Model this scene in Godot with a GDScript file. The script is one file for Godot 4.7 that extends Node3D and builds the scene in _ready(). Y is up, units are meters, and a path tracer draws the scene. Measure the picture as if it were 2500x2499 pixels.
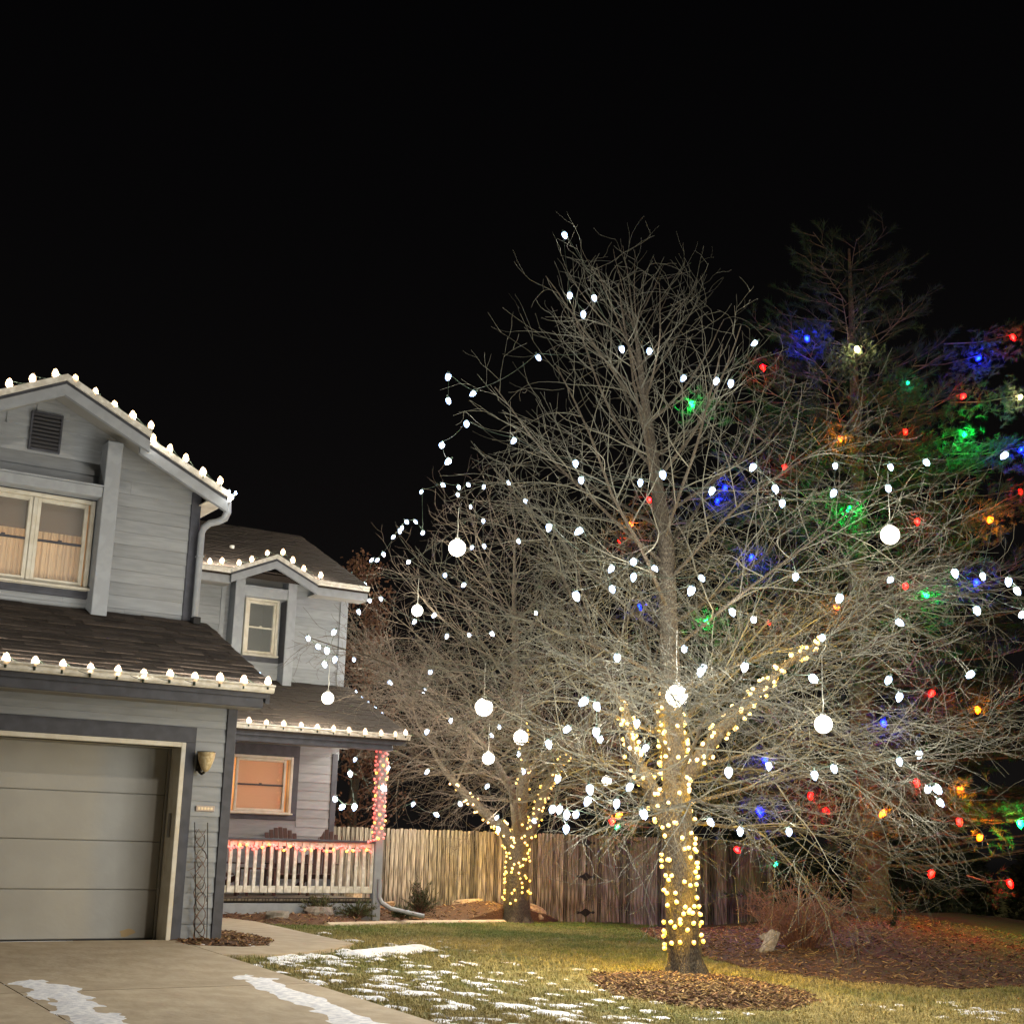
extends Node3D
# A house and its front yard on a winter night, hung with strings of lights. Metres, y up; the origin is the photographer's eye.

const AT := {
	"A1": [Vector3(7.52, 5.16, -13.20), Vector3(7.59, 5.52, -13.35), Vector3(8.07, 5.46, -13.55), Vector3(8.23, 5.61, -12.36), Vector3(8.79, 6.39, -12.03), Vector3(9.02, 6.77, -12.86), Vector3(9.08, 7.70, -13.09), Vector3(9.13, 5.79, -11.93), Vector3(9.18, 6.53, -12.79), Vector3(9.45, 5.09, -10.63), Vector3(9.77, 6.00, -12.21), Vector3(9.95, 5.56, -11.78), Vector3(9.99, 5.28, -10.99), Vector3(10.09, 5.70, -10.69)],
	"A2": [Vector3(6.86, 4.01, -11.99), Vector3(7.32, 4.51, -12.96), Vector3(7.93, 3.78, -11.05), Vector3(7.94, 5.02, -13.47), Vector3(8.21, 3.67, -10.05), Vector3(8.34, 4.77, -13.01), Vector3(8.65, 4.35, -12.17), Vector3(9.01, 4.02, -11.42), Vector3(9.88, 4.03, -11.21)],
	"B1": [Vector3(12.41, 5.63, -26.41), Vector3(12.48, 5.57, -26.38), Vector3(12.67, 5.77, -26.29), Vector3(12.70, 5.60, -26.27), Vector3(12.97, 5.57, -26.14), Vector3(13.08, 6.13, -26.08), Vector3(13.19, 6.13, -26.03), Vector3(13.30, 6.27, -25.97), Vector3(13.48, 6.67, -25.88), Vector3(13.48, 5.98, -25.12), Vector3(13.60, 6.82, -25.82), Vector3(13.64, 6.89, -25.79), Vector3(13.65, 5.51, -23.82), Vector3(13.72, 7.03, -25.75), Vector3(13.90, 7.04, -25.66), Vector3(13.95, 5.30, -23.54), Vector3(13.99, 7.74, -25.61), Vector3(14.05, 6.79, -25.57), Vector3(14.14, 6.13, -23.58), Vector3(14.40, 7.92, -25.38), Vector3(14.70, 7.70, -25.21), Vector3(14.71, 7.88, -25.20), Vector3(14.80, 6.36, -24.18), Vector3(14.87, 7.39, -24.92), Vector3(14.89, 7.94, -25.09), Vector3(14.93, 6.99, -24.46), Vector3(14.95, 6.29, -23.05), Vector3(15.06, 7.84, -24.69), Vector3(15.27, 7.82, -24.01), Vector3(15.76, 7.50, -24.05)],
	"A3": [Vector3(7.12, 2.30, -9.98), Vector3(7.64, 3.26, -11.21), Vector3(8.08, 2.81, -10.35), Vector3(8.11, 3.31, -11.32), Vector3(8.29, 2.46, -9.72), Vector3(8.36, 2.68, -11.07), Vector3(8.97, 3.11, -11.89), Vector3(9.46, 3.15, -11.73), Vector3(9.48, 3.12, -12.14), Vector3(9.54, 4.01, -10.17), Vector3(9.89, 3.84, -10.21), Vector3(10.00, 3.08, -11.55), Vector3(10.00, 2.49, -10.70), Vector3(10.10, 2.65, -11.15)],
	"A4": [Vector3(9.48, 2.42, -8.95), Vector3(9.54, 3.53, -9.75), Vector3(9.88, 2.83, -9.93), Vector3(10.42, 3.70, -9.12), Vector3(10.61, 2.31, -10.29), Vector3(10.64, 3.89, -10.08), Vector3(10.83, 2.39, -8.44), Vector3(10.91, 2.82, -8.74), Vector3(11.07, 2.92, -9.71), Vector3(11.25, 4.43, -10.62), Vector3(11.40, 2.52, -9.91), Vector3(11.73, 4.41, -10.22), Vector3(11.79, 2.85, -8.77), Vector3(11.82, 4.38, -9.78), Vector3(11.97, 2.78, -8.81), Vector3(11.97, 2.52, -8.76), Vector3(12.04, 3.02, -9.28), Vector3(12.38, 4.42, -9.15)],
	"B2": [Vector3(8.91, 3.24, -19.90), Vector3(9.06, 3.11, -19.83), Vector3(9.17, 2.83, -19.78), Vector3(9.19, 3.06, -19.77), Vector3(9.28, 3.36, -19.73), Vector3(9.32, 2.92, -19.71), Vector3(12.44, 3.80, -25.40), Vector3(12.45, 4.97, -24.83), Vector3(12.48, 5.39, -26.38), Vector3(12.55, 5.36, -26.34), Vector3(12.58, 4.85, -25.58), Vector3(12.66, 5.02, -24.73), Vector3(12.75, 3.31, -22.66), Vector3(12.80, 5.38, -25.77), Vector3(12.93, 3.30, -24.68), Vector3(13.14, 4.06, -22.76), Vector3(13.19, 4.56, -23.38), Vector3(13.32, 3.96, -21.38), Vector3(13.33, 3.10, -23.92), Vector3(13.35, 2.43, -22.85), Vector3(13.57, 4.11, -22.63), Vector3(13.63, 4.68, -25.01), Vector3(15.12, 4.72, -22.58)],
	"A5": [Vector3(7.30, 1.35, -10.08), Vector3(7.36, 0.56, -10.06), Vector3(7.42, 1.08, -10.05), Vector3(7.45, 0.34, -9.39), Vector3(7.51, 1.33, -10.17), Vector3(7.88, 0.49, -10.80), Vector3(8.22, 1.92, -10.79), Vector3(8.26, 0.38, -11.69), Vector3(8.30, 0.38, -11.58), Vector3(8.39, 0.44, -12.01), Vector3(8.40, 0.49, -11.02), Vector3(8.46, 1.15, -12.34), Vector3(8.46, 0.65, -10.88), Vector3(8.53, 0.45, -12.34), Vector3(8.53, 1.30, -12.08), Vector3(8.66, 1.18, -11.66), Vector3(8.66, 1.31, -11.03), Vector3(8.70, 0.25, -12.32), Vector3(8.81, 0.80, -12.65), Vector3(8.85, 1.07, -11.12), Vector3(9.09, 1.83, -10.52), Vector3(9.09, 2.09, -10.78), Vector3(9.96, 2.04, -11.48), Vector3(9.99, 0.36, -11.43)],
	"A6": [Vector3(8.12, 0.72, -9.04), Vector3(8.46, 1.69, -9.18), Vector3(9.00, 1.60, -8.86), Vector3(10.03, 0.26, -10.27), Vector3(10.19, 0.83, -10.05), Vector3(10.20, 0.27, -11.18), Vector3(10.24, 0.89, -9.83), Vector3(10.31, 0.66, -8.60), Vector3(10.33, 0.96, -10.86), Vector3(10.70, 1.61, -9.34), Vector3(11.16, 1.01, -9.78), Vector3(11.16, 1.87, -9.88), Vector3(11.23, 1.84, -8.87), Vector3(11.39, 0.73, -9.62), Vector3(11.70, 0.61, -9.73), Vector3(11.88, 1.14, -10.13)],
	"B3": [Vector3(9.43, 0.72, -19.65), Vector3(9.54, 0.60, -19.60), Vector3(9.62, 1.12, -19.56), Vector3(9.71, 0.61, -19.52), Vector3(10.10, 0.91, -19.32), Vector3(12.21, 2.01, -24.08), Vector3(12.25, 1.70, -24.71), Vector3(12.47, 1.51, -23.70), Vector3(12.53, 2.13, -22.32), Vector3(12.76, 0.65, -24.45), Vector3(13.22, 0.85, -23.99), Vector3(13.93, 1.54, -24.74), Vector3(14.03, 0.68, -24.47), Vector3(14.26, 0.55, -21.23), Vector3(14.60, 0.92, -24.49), Vector3(14.96, 1.89, -22.86), Vector3(14.97, 0.65, -23.63), Vector3(14.97, 1.28, -24.04), Vector3(14.99, 2.31, -23.97), Vector3(15.00, 1.54, -22.73), Vector3(15.09, 0.42, -23.76), Vector3(15.13, 2.50, -23.89)],
	"gable": [Vector3(1.65, 4.69, -16.93), Vector3(1.92, 4.82, -16.93), Vector3(2.19, 4.95, -16.93), Vector3(2.46, 5.07, -16.93), Vector3(2.73, 5.20, -16.93), Vector3(3.00, 5.33, -16.77), Vector3(3.27, 5.47, -16.77), Vector3(3.54, 5.59, -16.77), Vector3(3.81, 5.72, -16.77), Vector3(4.06, 5.70, -16.77), Vector3(4.33, 5.58, -16.77), Vector3(4.59, 5.46, -16.77), Vector3(4.84, 5.36, -16.77), Vector3(5.09, 5.28, -16.77), Vector3(5.18, 5.15, -16.93), Vector3(5.42, 5.06, -16.93), Vector3(5.65, 4.97, -16.93), Vector3(5.90, 4.82, -16.93), Vector3(6.15, 4.74, -16.93)],
	"gable_end": [Vector3(6.28, 4.61, -16.90), Vector3(6.33, 4.54, -16.90), Vector3(6.37, 4.60, -16.90)],
	"geave": [Vector3(-0.42, 1.83, -14.79), Vector3(-0.12, 1.83, -14.79), Vector3(0.18, 1.83, -14.79), Vector3(0.48, 1.83, -14.79), Vector3(0.78, 1.83, -14.79), Vector3(1.08, 1.83, -14.79), Vector3(1.38, 1.83, -14.79), Vector3(1.68, 1.83, -14.79), Vector3(1.98, 1.83, -14.79), Vector3(2.28, 1.83, -14.79), Vector3(2.58, 1.83, -14.79), Vector3(2.88, 1.83, -14.79), Vector3(3.19, 1.82, -14.79), Vector3(3.49, 1.82, -14.79), Vector3(3.78, 1.81, -14.79), Vector3(4.08, 1.80, -14.79), Vector3(4.38, 1.80, -14.79), Vector3(4.67, 1.79, -14.79), Vector3(4.97, 1.81, -14.79), Vector3(5.26, 1.81, -14.79), Vector3(5.56, 1.82, -14.79), Vector3(5.85, 1.82, -14.79), Vector3(6.15, 1.84, -14.79)],
	"gside": [Vector3(6.26, 2.65, -17.02), Vector3(6.26, 2.58, -16.80), Vector3(6.26, 2.51, -16.65), Vector3(6.26, 2.46, -16.53), Vector3(6.26, 2.43, -16.44), Vector3(6.26, 2.33, -16.19), Vector3(6.26, 2.30, -16.17), Vector3(6.26, 2.20, -15.86), Vector3(6.26, 2.09, -15.61), Vector3(6.26, 1.98, -15.33)],
	"dormer": [Vector3(8.62, 5.13, -23.95), Vector3(8.86, 5.17, -23.95), Vector3(9.20, 5.18, -23.95), Vector3(9.45, 5.28, -23.95), Vector3(9.76, 5.45, -23.95), Vector3(10.08, 5.51, -23.95), Vector3(10.30, 5.38, -23.95), Vector3(10.54, 5.24, -23.95), Vector3(10.91, 5.16, -23.95)],
	"peave": [Vector3(8.76, 2.02, -21.79), Vector3(9.08, 2.01, -21.79), Vector3(9.40, 2.01, -21.79), Vector3(9.73, 2.01, -21.79), Vector3(10.04, 2.00, -21.79), Vector3(10.35, 1.99, -21.79), Vector3(10.65, 1.99, -21.79), Vector3(10.97, 1.98, -21.79), Vector3(11.29, 1.98, -21.79), Vector3(11.58, 1.98, -21.79), Vector3(11.79, 2.02, -21.79)],
	"pside": [Vector3(11.90, 2.96, -24.13), Vector3(11.90, 2.82, -23.87), Vector3(11.90, 2.70, -23.57), Vector3(11.90, 2.57, -23.25), Vector3(11.90, 2.45, -22.97)],
	"pine_r": [Vector3(21.72, 11.56, -22.76), Vector3(24.85, 10.54, -19.38), Vector3(26.06, 12.12, -18.82), Vector3(23.25, 9.47, -19.78), Vector3(22.59, 7.12, -19.01), Vector3(21.29, 8.70, -21.66), Vector3(25.89, 8.28, -18.78), Vector3(21.64, 5.52, -18.60), Vector3(20.03, 8.42, -25.04), Vector3(19.43, 7.38, -25.42), Vector3(20.34, 4.96, -21.27), Vector3(21.45, 3.23, -17.90), Vector3(20.49, 1.25, -20.33), Vector3(21.32, 0.75, -17.30), Vector3(20.56, 1.45, -17.62), Vector3(21.58, -0.22, -18.24), Vector3(21.89, -0.35, -16.69), Vector3(20.66, 0.95, -20.09), Vector3(16.60, 0.62, -21.92), Vector3(18.67, 0.13, -20.58)],
	"pine_b": [Vector3(21.91, 11.94, -21.44), Vector3(25.50, 11.63, -19.39), Vector3(21.02, 8.27, -23.67), Vector3(21.00, 8.53, -23.36), Vector3(20.12, 6.41, -21.55), Vector3(26.07, 9.33, -18.81), Vector3(19.83, 5.76, -25.19), Vector3(19.20, 1.90, -20.29), Vector3(23.28, 5.73, -18.11), Vector3(21.23, 2.70, -18.98), Vector3(18.91, 0.88, -20.17)],
	"pine_w": [Vector3(22.52, 11.51, -20.46), Vector3(26.11, 10.61, -18.76)],
	"pine_t": [Vector3(23.29, 10.62, -19.66), Vector3(20.75, 3.98, -21.36), Vector3(19.14, -0.13, -19.98), Vector3(16.69, 0.52, -21.86)],
	"pine_o": [Vector3(22.01, 9.27, -20.59), Vector3(24.09, 7.25, -18.28), Vector3(19.73, 7.81, -25.39), Vector3(22.54, 2.98, -17.69), Vector3(20.80, 5.14, -19.74), Vector3(21.07, 0.91, -18.94), Vector3(22.76, 0.49, -17.99), Vector3(22.67, 1.42, -18.33), Vector3(16.71, 0.75, -21.84)],
	"pine_g": [Vector3(24.79, 9.59, -19.37), Vector3(22.04, 7.59, -20.44), Vector3(22.71, 5.53, -18.97), Vector3(20.90, 10.92, -24.44), Vector3(19.66, 5.05, -22.55), Vector3(23.08, 0.77, -17.27)],
}
const GLOBES := [[Vector3(9.66, 1.71, -11.59), 0.123], [Vector3(10.30, 3.17, -9.02), 0.095], [Vector3(14.34, 2.79, -23.24), 0.182], [Vector3(10.09, 2.50, -21.55), 0.107], [Vector3(13.62, 4.90, -24.89), 0.122], [Vector3(14.57, 6.41, -24.93), 0.189], [Vector3(13.79, 2.03, -21.02), 0.136], [Vector3(13.90, 1.71, -22.31), 0.118], [Vector3(16.14, 1.37, -21.50), 0.096], [Vector3(8.96, 1.17, -8.71), 0.081]]

var rng := RandomNumberGenerator.new()
var M := {}
var taken := {}
var cache := {}
var house: Node3D
const BED := [Vector2(6.9, -22.15), Vector2(8.55, -21.3), Vector2(8.75, -20.2), Vector2(9.7, -20.3), Vector2(10.95, -21.25), Vector2(12.3, -22.3), Vector2(14.2, -23.5), Vector2(16.2, -24.75), Vector2(17.4, -25.2), Vector2(18.0, -25.74), Vector2(11.6, -25.74), Vector2(11.6, -22.15)]
const ISLAND := [Vector2(13.1, -15.3), Vector2(14.6, -17.6), Vector2(16.5, -20.6), Vector2(19.0, -24.0), Vector2(23.0, -27.5), Vector2(31.0, -28.5), Vector2(34.0, -21.0), Vector2(27.0, -15.6), Vector2(20.0, -13.6), Vector2(16.4, -12.2), Vector2(14.2, -11.75), Vector2(13.0, -12.3), Vector2(12.5, -13.6)]
const RING := [Vector2(8.95, -12.1), Vector2(9.5, -12.75), Vector2(10.6, -12.95), Vector2(11.3, -12.4), Vector2(11.25, -11.4), Vector2(10.6, -10.6), Vector2(9.7, -10.1), Vector2(8.8, -10.2), Vector2(8.45, -11.0)]
const NOOK := [Vector2(5.36, -15.24), Vector2(5.4, -14.9), Vector2(5.62, -14.74), Vector2(5.98, -14.7), Vector2(6.34, -14.92), Vector2(6.62, -15.4), Vector2(6.8, -15.75), Vector2(6.8, -16.7), Vector2(6.5, -17.0), Vector2(6.0, -17.0), Vector2(6.0, -15.24)]
const WALK := [Vector2(5.46, -13.85), Vector2(6.1, -13.98), Vector2(6.52, -14.2), Vector2(7.25, -14.8), Vector2(7.75, -15.4), Vector2(7.9, -16.2), Vector2(8.15, -17.8), Vector2(8.4, -19.2), Vector2(8.62, -20.6), Vector2(8.45, -22.1), Vector2(6.9, -22.1), Vector2(6.82, -16.9), Vector2(6.82, -15.7), Vector2(6.4, -14.88), Vector2(6.0, -14.66), Vector2(5.6, -14.7), Vector2(5.46, -14.8)]


# ---------------------------------------------------------------- mesh building
class MB:
	var v := PackedVector3Array()
	var n := PackedVector3Array()
	var c := PackedColorArray()
	var idx := PackedInt32Array()
	var col := Color.WHITE
	var tinted := false

	func put(p: Vector3, nn: Vector3) -> int:
		v.append(p)
		n.append(nn)
		if tinted:
			c.append(col)
		return v.size() - 1

	func tri(a: Vector3, b: Vector3, d: Vector3, na: Vector3, nb: Vector3, nd: Vector3) -> void:
		var i := put(a, na)
		put(b, nb)
		put(d, nd)
		if (b - a).cross(d - a).dot(na + nb + nd) > 0.0:
			idx.append_array(PackedInt32Array([i, i + 2, i + 1]))
		else:
			idx.append_array(PackedInt32Array([i, i + 1, i + 2]))

	func flat(a: Vector3, b: Vector3, d: Vector3, out := Vector3.ZERO) -> void:
		var nn := (b - a).cross(d - a).normalized()
		if nn.dot(out) < 0.0:
			nn = -nn
		tri(a, b, d, nn, nn, nn)

	func quad(a: Vector3, b: Vector3, d: Vector3, e: Vector3, out: Vector3) -> void:
		var nn := (b - a).cross(d - a).normalized()
		if nn.length_squared() < 0.5:
			nn = (d - a).cross(e - a).normalized()
		if nn.dot(out) < 0.0:
			nn = -nn
		tri(a, b, d, nn, nn, nn)
		tri(a, d, e, nn, nn, nn)

	func box(lo: Vector3, hi: Vector3, b := 0.0, xf := Transform3D()) -> void:
		var mid := (lo + hi) / 2.0
		var h := ((hi - lo) / 2.0).abs()
		b = minf(b, minf(h.x, minf(h.y, h.z)) * 0.6)
		for ax in 3:
			var i := (ax + 1) % 3
			var j := (ax + 2) % 3
			for s: float in [-1.0, 1.0]:
				var q := []
				for k: Vector2 in [Vector2(-1, -1), Vector2(1, -1), Vector2(1, 1), Vector2(-1, 1)]:
					var p := Vector3()
					p[ax] = s * h[ax]
					p[i] = k.x * (h[i] - b)
					p[j] = k.y * (h[j] - b)
					q.append(xf * (mid + p))
				var o := Vector3()
				o[ax] = s
				quad(q[0], q[1], q[2], q[3], xf.basis * o)
				if b > 0.0:
					for t: float in [-1.0, 1.0]:
						var e := []
						for k: Vector2 in [Vector2(0, -1), Vector2(0, 1), Vector2(1, 1), Vector2(1, -1)]:
							var p := Vector3()
							p[ax] = s * (h[ax] - b * k.x)
							p[i] = t * (h[i] - b * (1.0 - k.x))
							p[j] = k.y * (h[j] - b)
							e.append(xf * (mid + p))
						var o2 := Vector3()
						o2[ax] = s
						o2[i] = t
						quad(e[0], e[1], e[2], e[3], xf.basis * o2)
		if b > 0.0:
			for m in 8:
				var s := Vector3(1 if m & 1 else -1, 1 if m & 2 else -1, 1 if m & 4 else -1)
				flat(xf * (mid + s * (h - Vector3(0, b, b))), xf * (mid + s * (h - Vector3(b, 0, b))), xf * (mid + s * (h - Vector3(b, b, 0))), xf.basis * s)

	func prism(poly: PackedVector2Array, z0: float, z1: float, xf := Transform3D()) -> void:
		var t := Geometry2D.triangulate_polygon(poly)
		for s in [z0, z1]:
			var out := xf.basis * Vector3(0, 0, s - (z0 + z1) / 2.0)
			for k in range(0, t.size(), 3):
				flat(xf * Vector3(poly[t[k]].x, poly[t[k]].y, s), xf * Vector3(poly[t[k + 1]].x, poly[t[k + 1]].y, s), xf * Vector3(poly[t[k + 2]].x, poly[t[k + 2]].y, s), out)
		var turn := 1.0 if Geometry2D.is_polygon_clockwise(poly) else -1.0
		for k in poly.size():
			var a := poly[k]
			var b := poly[(k + 1) % poly.size()]
			var o := Vector2(-(b - a).y, (b - a).x) * turn
			quad(xf * Vector3(a.x, a.y, z0), xf * Vector3(b.x, b.y, z0), xf * Vector3(b.x, b.y, z1), xf * Vector3(a.x, a.y, z1), xf.basis * Vector3(o.x, o.y, 0))

	func tube(p: PackedVector3Array, r: PackedFloat32Array, sides := 6, cap := false, spin := 0.0) -> void:
		var count := p.size()
		var start := v.size()
		var u := Vector3.ZERO
		for i in count:
			var t := (p[mini(i + 1, count - 1)] - p[maxi(i - 1, 0)]).normalized()
			if u == Vector3.ZERO:
				u = t.cross(Vector3(0.31, 0.87, 0.38) if absf(t.y) < 0.9 else Vector3(1, 0, 0.2)).normalized()
			u = (u - t * u.dot(t)).normalized()
			var w := t.cross(u)
			for k in sides:
				var a := TAU * k / sides + spin
				var o := u * cos(a) + w * sin(a)
				put(p[i] + o * r[i], o)
		for i in count - 1:
			for k in sides:
				var a := start + i * sides + k
				var b := start + i * sides + (k + 1) % sides
				idx.append_array(PackedInt32Array([a, a + sides, b, b, a + sides, b + sides]))
		if cap:
			for e in [0, count - 1]:
				var out := (p[1] - p[0]) * -1.0 if e == 0 else p[count - 1] - p[count - 2]
				for k in range(1, sides - 1):
					flat(v[start + e * sides], v[start + e * sides + k], v[start + e * sides + k + 1], out)

	func lathe(prof: Array, sides: int, xf := Transform3D()) -> void:   # prof: Vector2(radius, height)
		var start := v.size()
		for i in prof.size():
			var a: Vector2 = prof[maxi(i - 1, 0)]
			var b: Vector2 = prof[mini(i + 1, prof.size() - 1)]
			var sl := (b - a).normalized()
			for k in sides:
				var q := TAU * k / sides
				put(xf * Vector3(cos(q) * prof[i].x, prof[i].y, sin(q) * prof[i].x), (xf.basis * Vector3(cos(q) * sl.y, -sl.x, sin(q) * sl.y)).normalized())
		for i in prof.size() - 1:
			for k in sides:
				var a := start + i * sides + k
				var b := start + i * sides + (k + 1) % sides
				idx.append_array(PackedInt32Array([a, b, a + sides, b, b + sides, a + sides]))

	func done() -> ArrayMesh:
		var a := []
		a.resize(Mesh.ARRAY_MAX)
		a[Mesh.ARRAY_VERTEX] = v
		a[Mesh.ARRAY_NORMAL] = n
		if tinted:
			a[Mesh.ARRAY_COLOR] = c
		a[Mesh.ARRAY_INDEX] = idx
		var m := ArrayMesh.new()
		m.add_surface_from_arrays(Mesh.PRIMITIVE_TRIANGLES, a)
		return m


func V(x: float, y: float, z: float) -> Vector3:
	return Vector3(x, y, z)

func box_mesh(size: Vector3, bevel := 0.0) -> ArrayMesh:
	var key := "box%s%.4f" % [size.snapped(Vector3.ONE * 0.001), bevel]
	if not cache.has(key):
		var m := MB.new()
		m.box(-size / 2.0, size / 2.0, bevel)
		cache[key] = m.done()
	return cache[key]


# ---------------------------------------------------------------- objects
func numbered(called: String) -> String:
	taken[called] = taken.get(called, -1) + 1
	return called if taken[called] == 0 else "%s_%03d" % [called, taken[called]]

func tag(o: Node, label: String, category: String, group := "", kind := "") -> Node:
	o.set_meta("label", label)
	if category:
		o.set_meta("category", category)
	if group:
		o.set_meta("group", group)
	if kind:
		o.set_meta("kind", kind)
	return o

func thing(called: String, label: String, category: String, at := Vector3.ZERO, group := "") -> Node3D:
	var o := Node3D.new()
	o.name = numbered(called)
	add_child(o)
	o.position = at
	tag(o, label, category, group)
	return o

# a mesh given in world coordinates, or at a place of its own, under a parent (or at top level)
func obj(called: String, mesh: Mesh, material: Material, parent: Node3D = null, at := Transform3D()) -> MeshInstance3D:
	var o := MeshInstance3D.new()
	o.mesh = mesh
	if material:
		o.material_override = material
	if parent == null:
		o.name = numbered(called)
		add_child(o)
		o.transform = at
	else:
		o.name = called
		parent.add_child(o, true)
		o.transform = parent.global_transform.affine_inverse() * at
	return o

func part(called: String, m: MB, material: Material, parent: Node3D) -> MeshInstance3D:
	return obj(called, m.done(), material, parent)

func block(called: String, lo: Vector3, hi: Vector3, material: Material, parent: Node3D, bevel := 0.006) -> MeshInstance3D:
	return obj(called, box_mesh((hi - lo).abs(), bevel), material, parent, Transform3D(Basis(), (lo + hi) / 2.0))

func lamp(at: Vector3, color: Color, energy: float, size: float, parent: Node3D) -> void:
	var l := OmniLight3D.new()
	l.name = "lamp_light"
	l.light_color = color
	l.light_energy = energy
	l.light_size = size
	l.omni_range = 40.0
	l.omni_attenuation = 2.0
	l.shadow_enabled = true
	parent.add_child(l, true)
	l.position = parent.global_transform.affine_inverse() * at

func copies(called: String, mesh: Mesh, material: Material, where: Array, tints: PackedColorArray, parent: Node3D = null) -> MultiMeshInstance3D:
	var mm := MultiMesh.new()
	mm.transform_format = MultiMesh.TRANSFORM_3D
	mm.use_colors = tints.size() > 0
	mm.mesh = mesh
	mm.instance_count = where.size()
	for i in where.size():
		mm.set_instance_transform(i, where[i])
		if tints.size() > 0:
			mm.set_instance_color(i, tints[i])
	var o := MultiMeshInstance3D.new()
	o.multimesh = mm
	o.material_override = material
	o.set_meta("kind", "stuff")
	if parent == null:
		o.name = numbered(called)
		add_child(o)
	else:
		o.name = called
		parent.add_child(o, true)
		o.transform = parent.global_transform.affine_inverse()
	return o


# ---------------------------------------------------------------- materials
func lin(r: float, g: float, b: float) -> Color:
	return Color(r, g, b).linear_to_srgb()

func noise(sd: int, freq: float, a: Color, b: Color, lo := 0.3, hi := 0.7, size := 256, octaves := 4) -> NoiseTexture2D:
	var f := FastNoiseLite.new()
	f.noise_type = FastNoiseLite.TYPE_SIMPLEX_SMOOTH
	f.seed = sd
	f.frequency = freq
	f.fractal_octaves = octaves
	var t := NoiseTexture2D.new()
	t.width = size
	t.height = size
	t.seamless = true
	t.generate_mipmaps = false
	t.noise = f
	var gr := Gradient.new()
	gr.offsets = PackedFloat32Array([lo, hi])
	gr.colors = PackedColorArray([a, b])
	t.color_ramp = gr
	return t

func mat(col: Color, rough: float, tex: Texture2D = null, scale := Vector3.ONE, world := false, bump: Texture2D = null, relief := 1.0) -> StandardMaterial3D:
	var m := StandardMaterial3D.new()
	m.albedo_color = col
	m.roughness = rough
	m.metallic_specular = 0.35
	if tex:
		m.albedo_texture = tex
	if bump:
		m.heightmap_enabled = true
		m.heightmap_texture = bump
		m.heightmap_scale = relief
	if tex or bump:
		m.uv1_triplanar = true
		m.uv1_world_triplanar = world
		m.uv1_scale = scale
	return m

func glow(col: Color, energy: float) -> StandardMaterial3D:
	var m := mat(Color(0.8, 0.8, 0.8), 0.4)
	m.emission_enabled = true
	m.emission = col
	m.emission_energy_multiplier = energy
	return m

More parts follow.
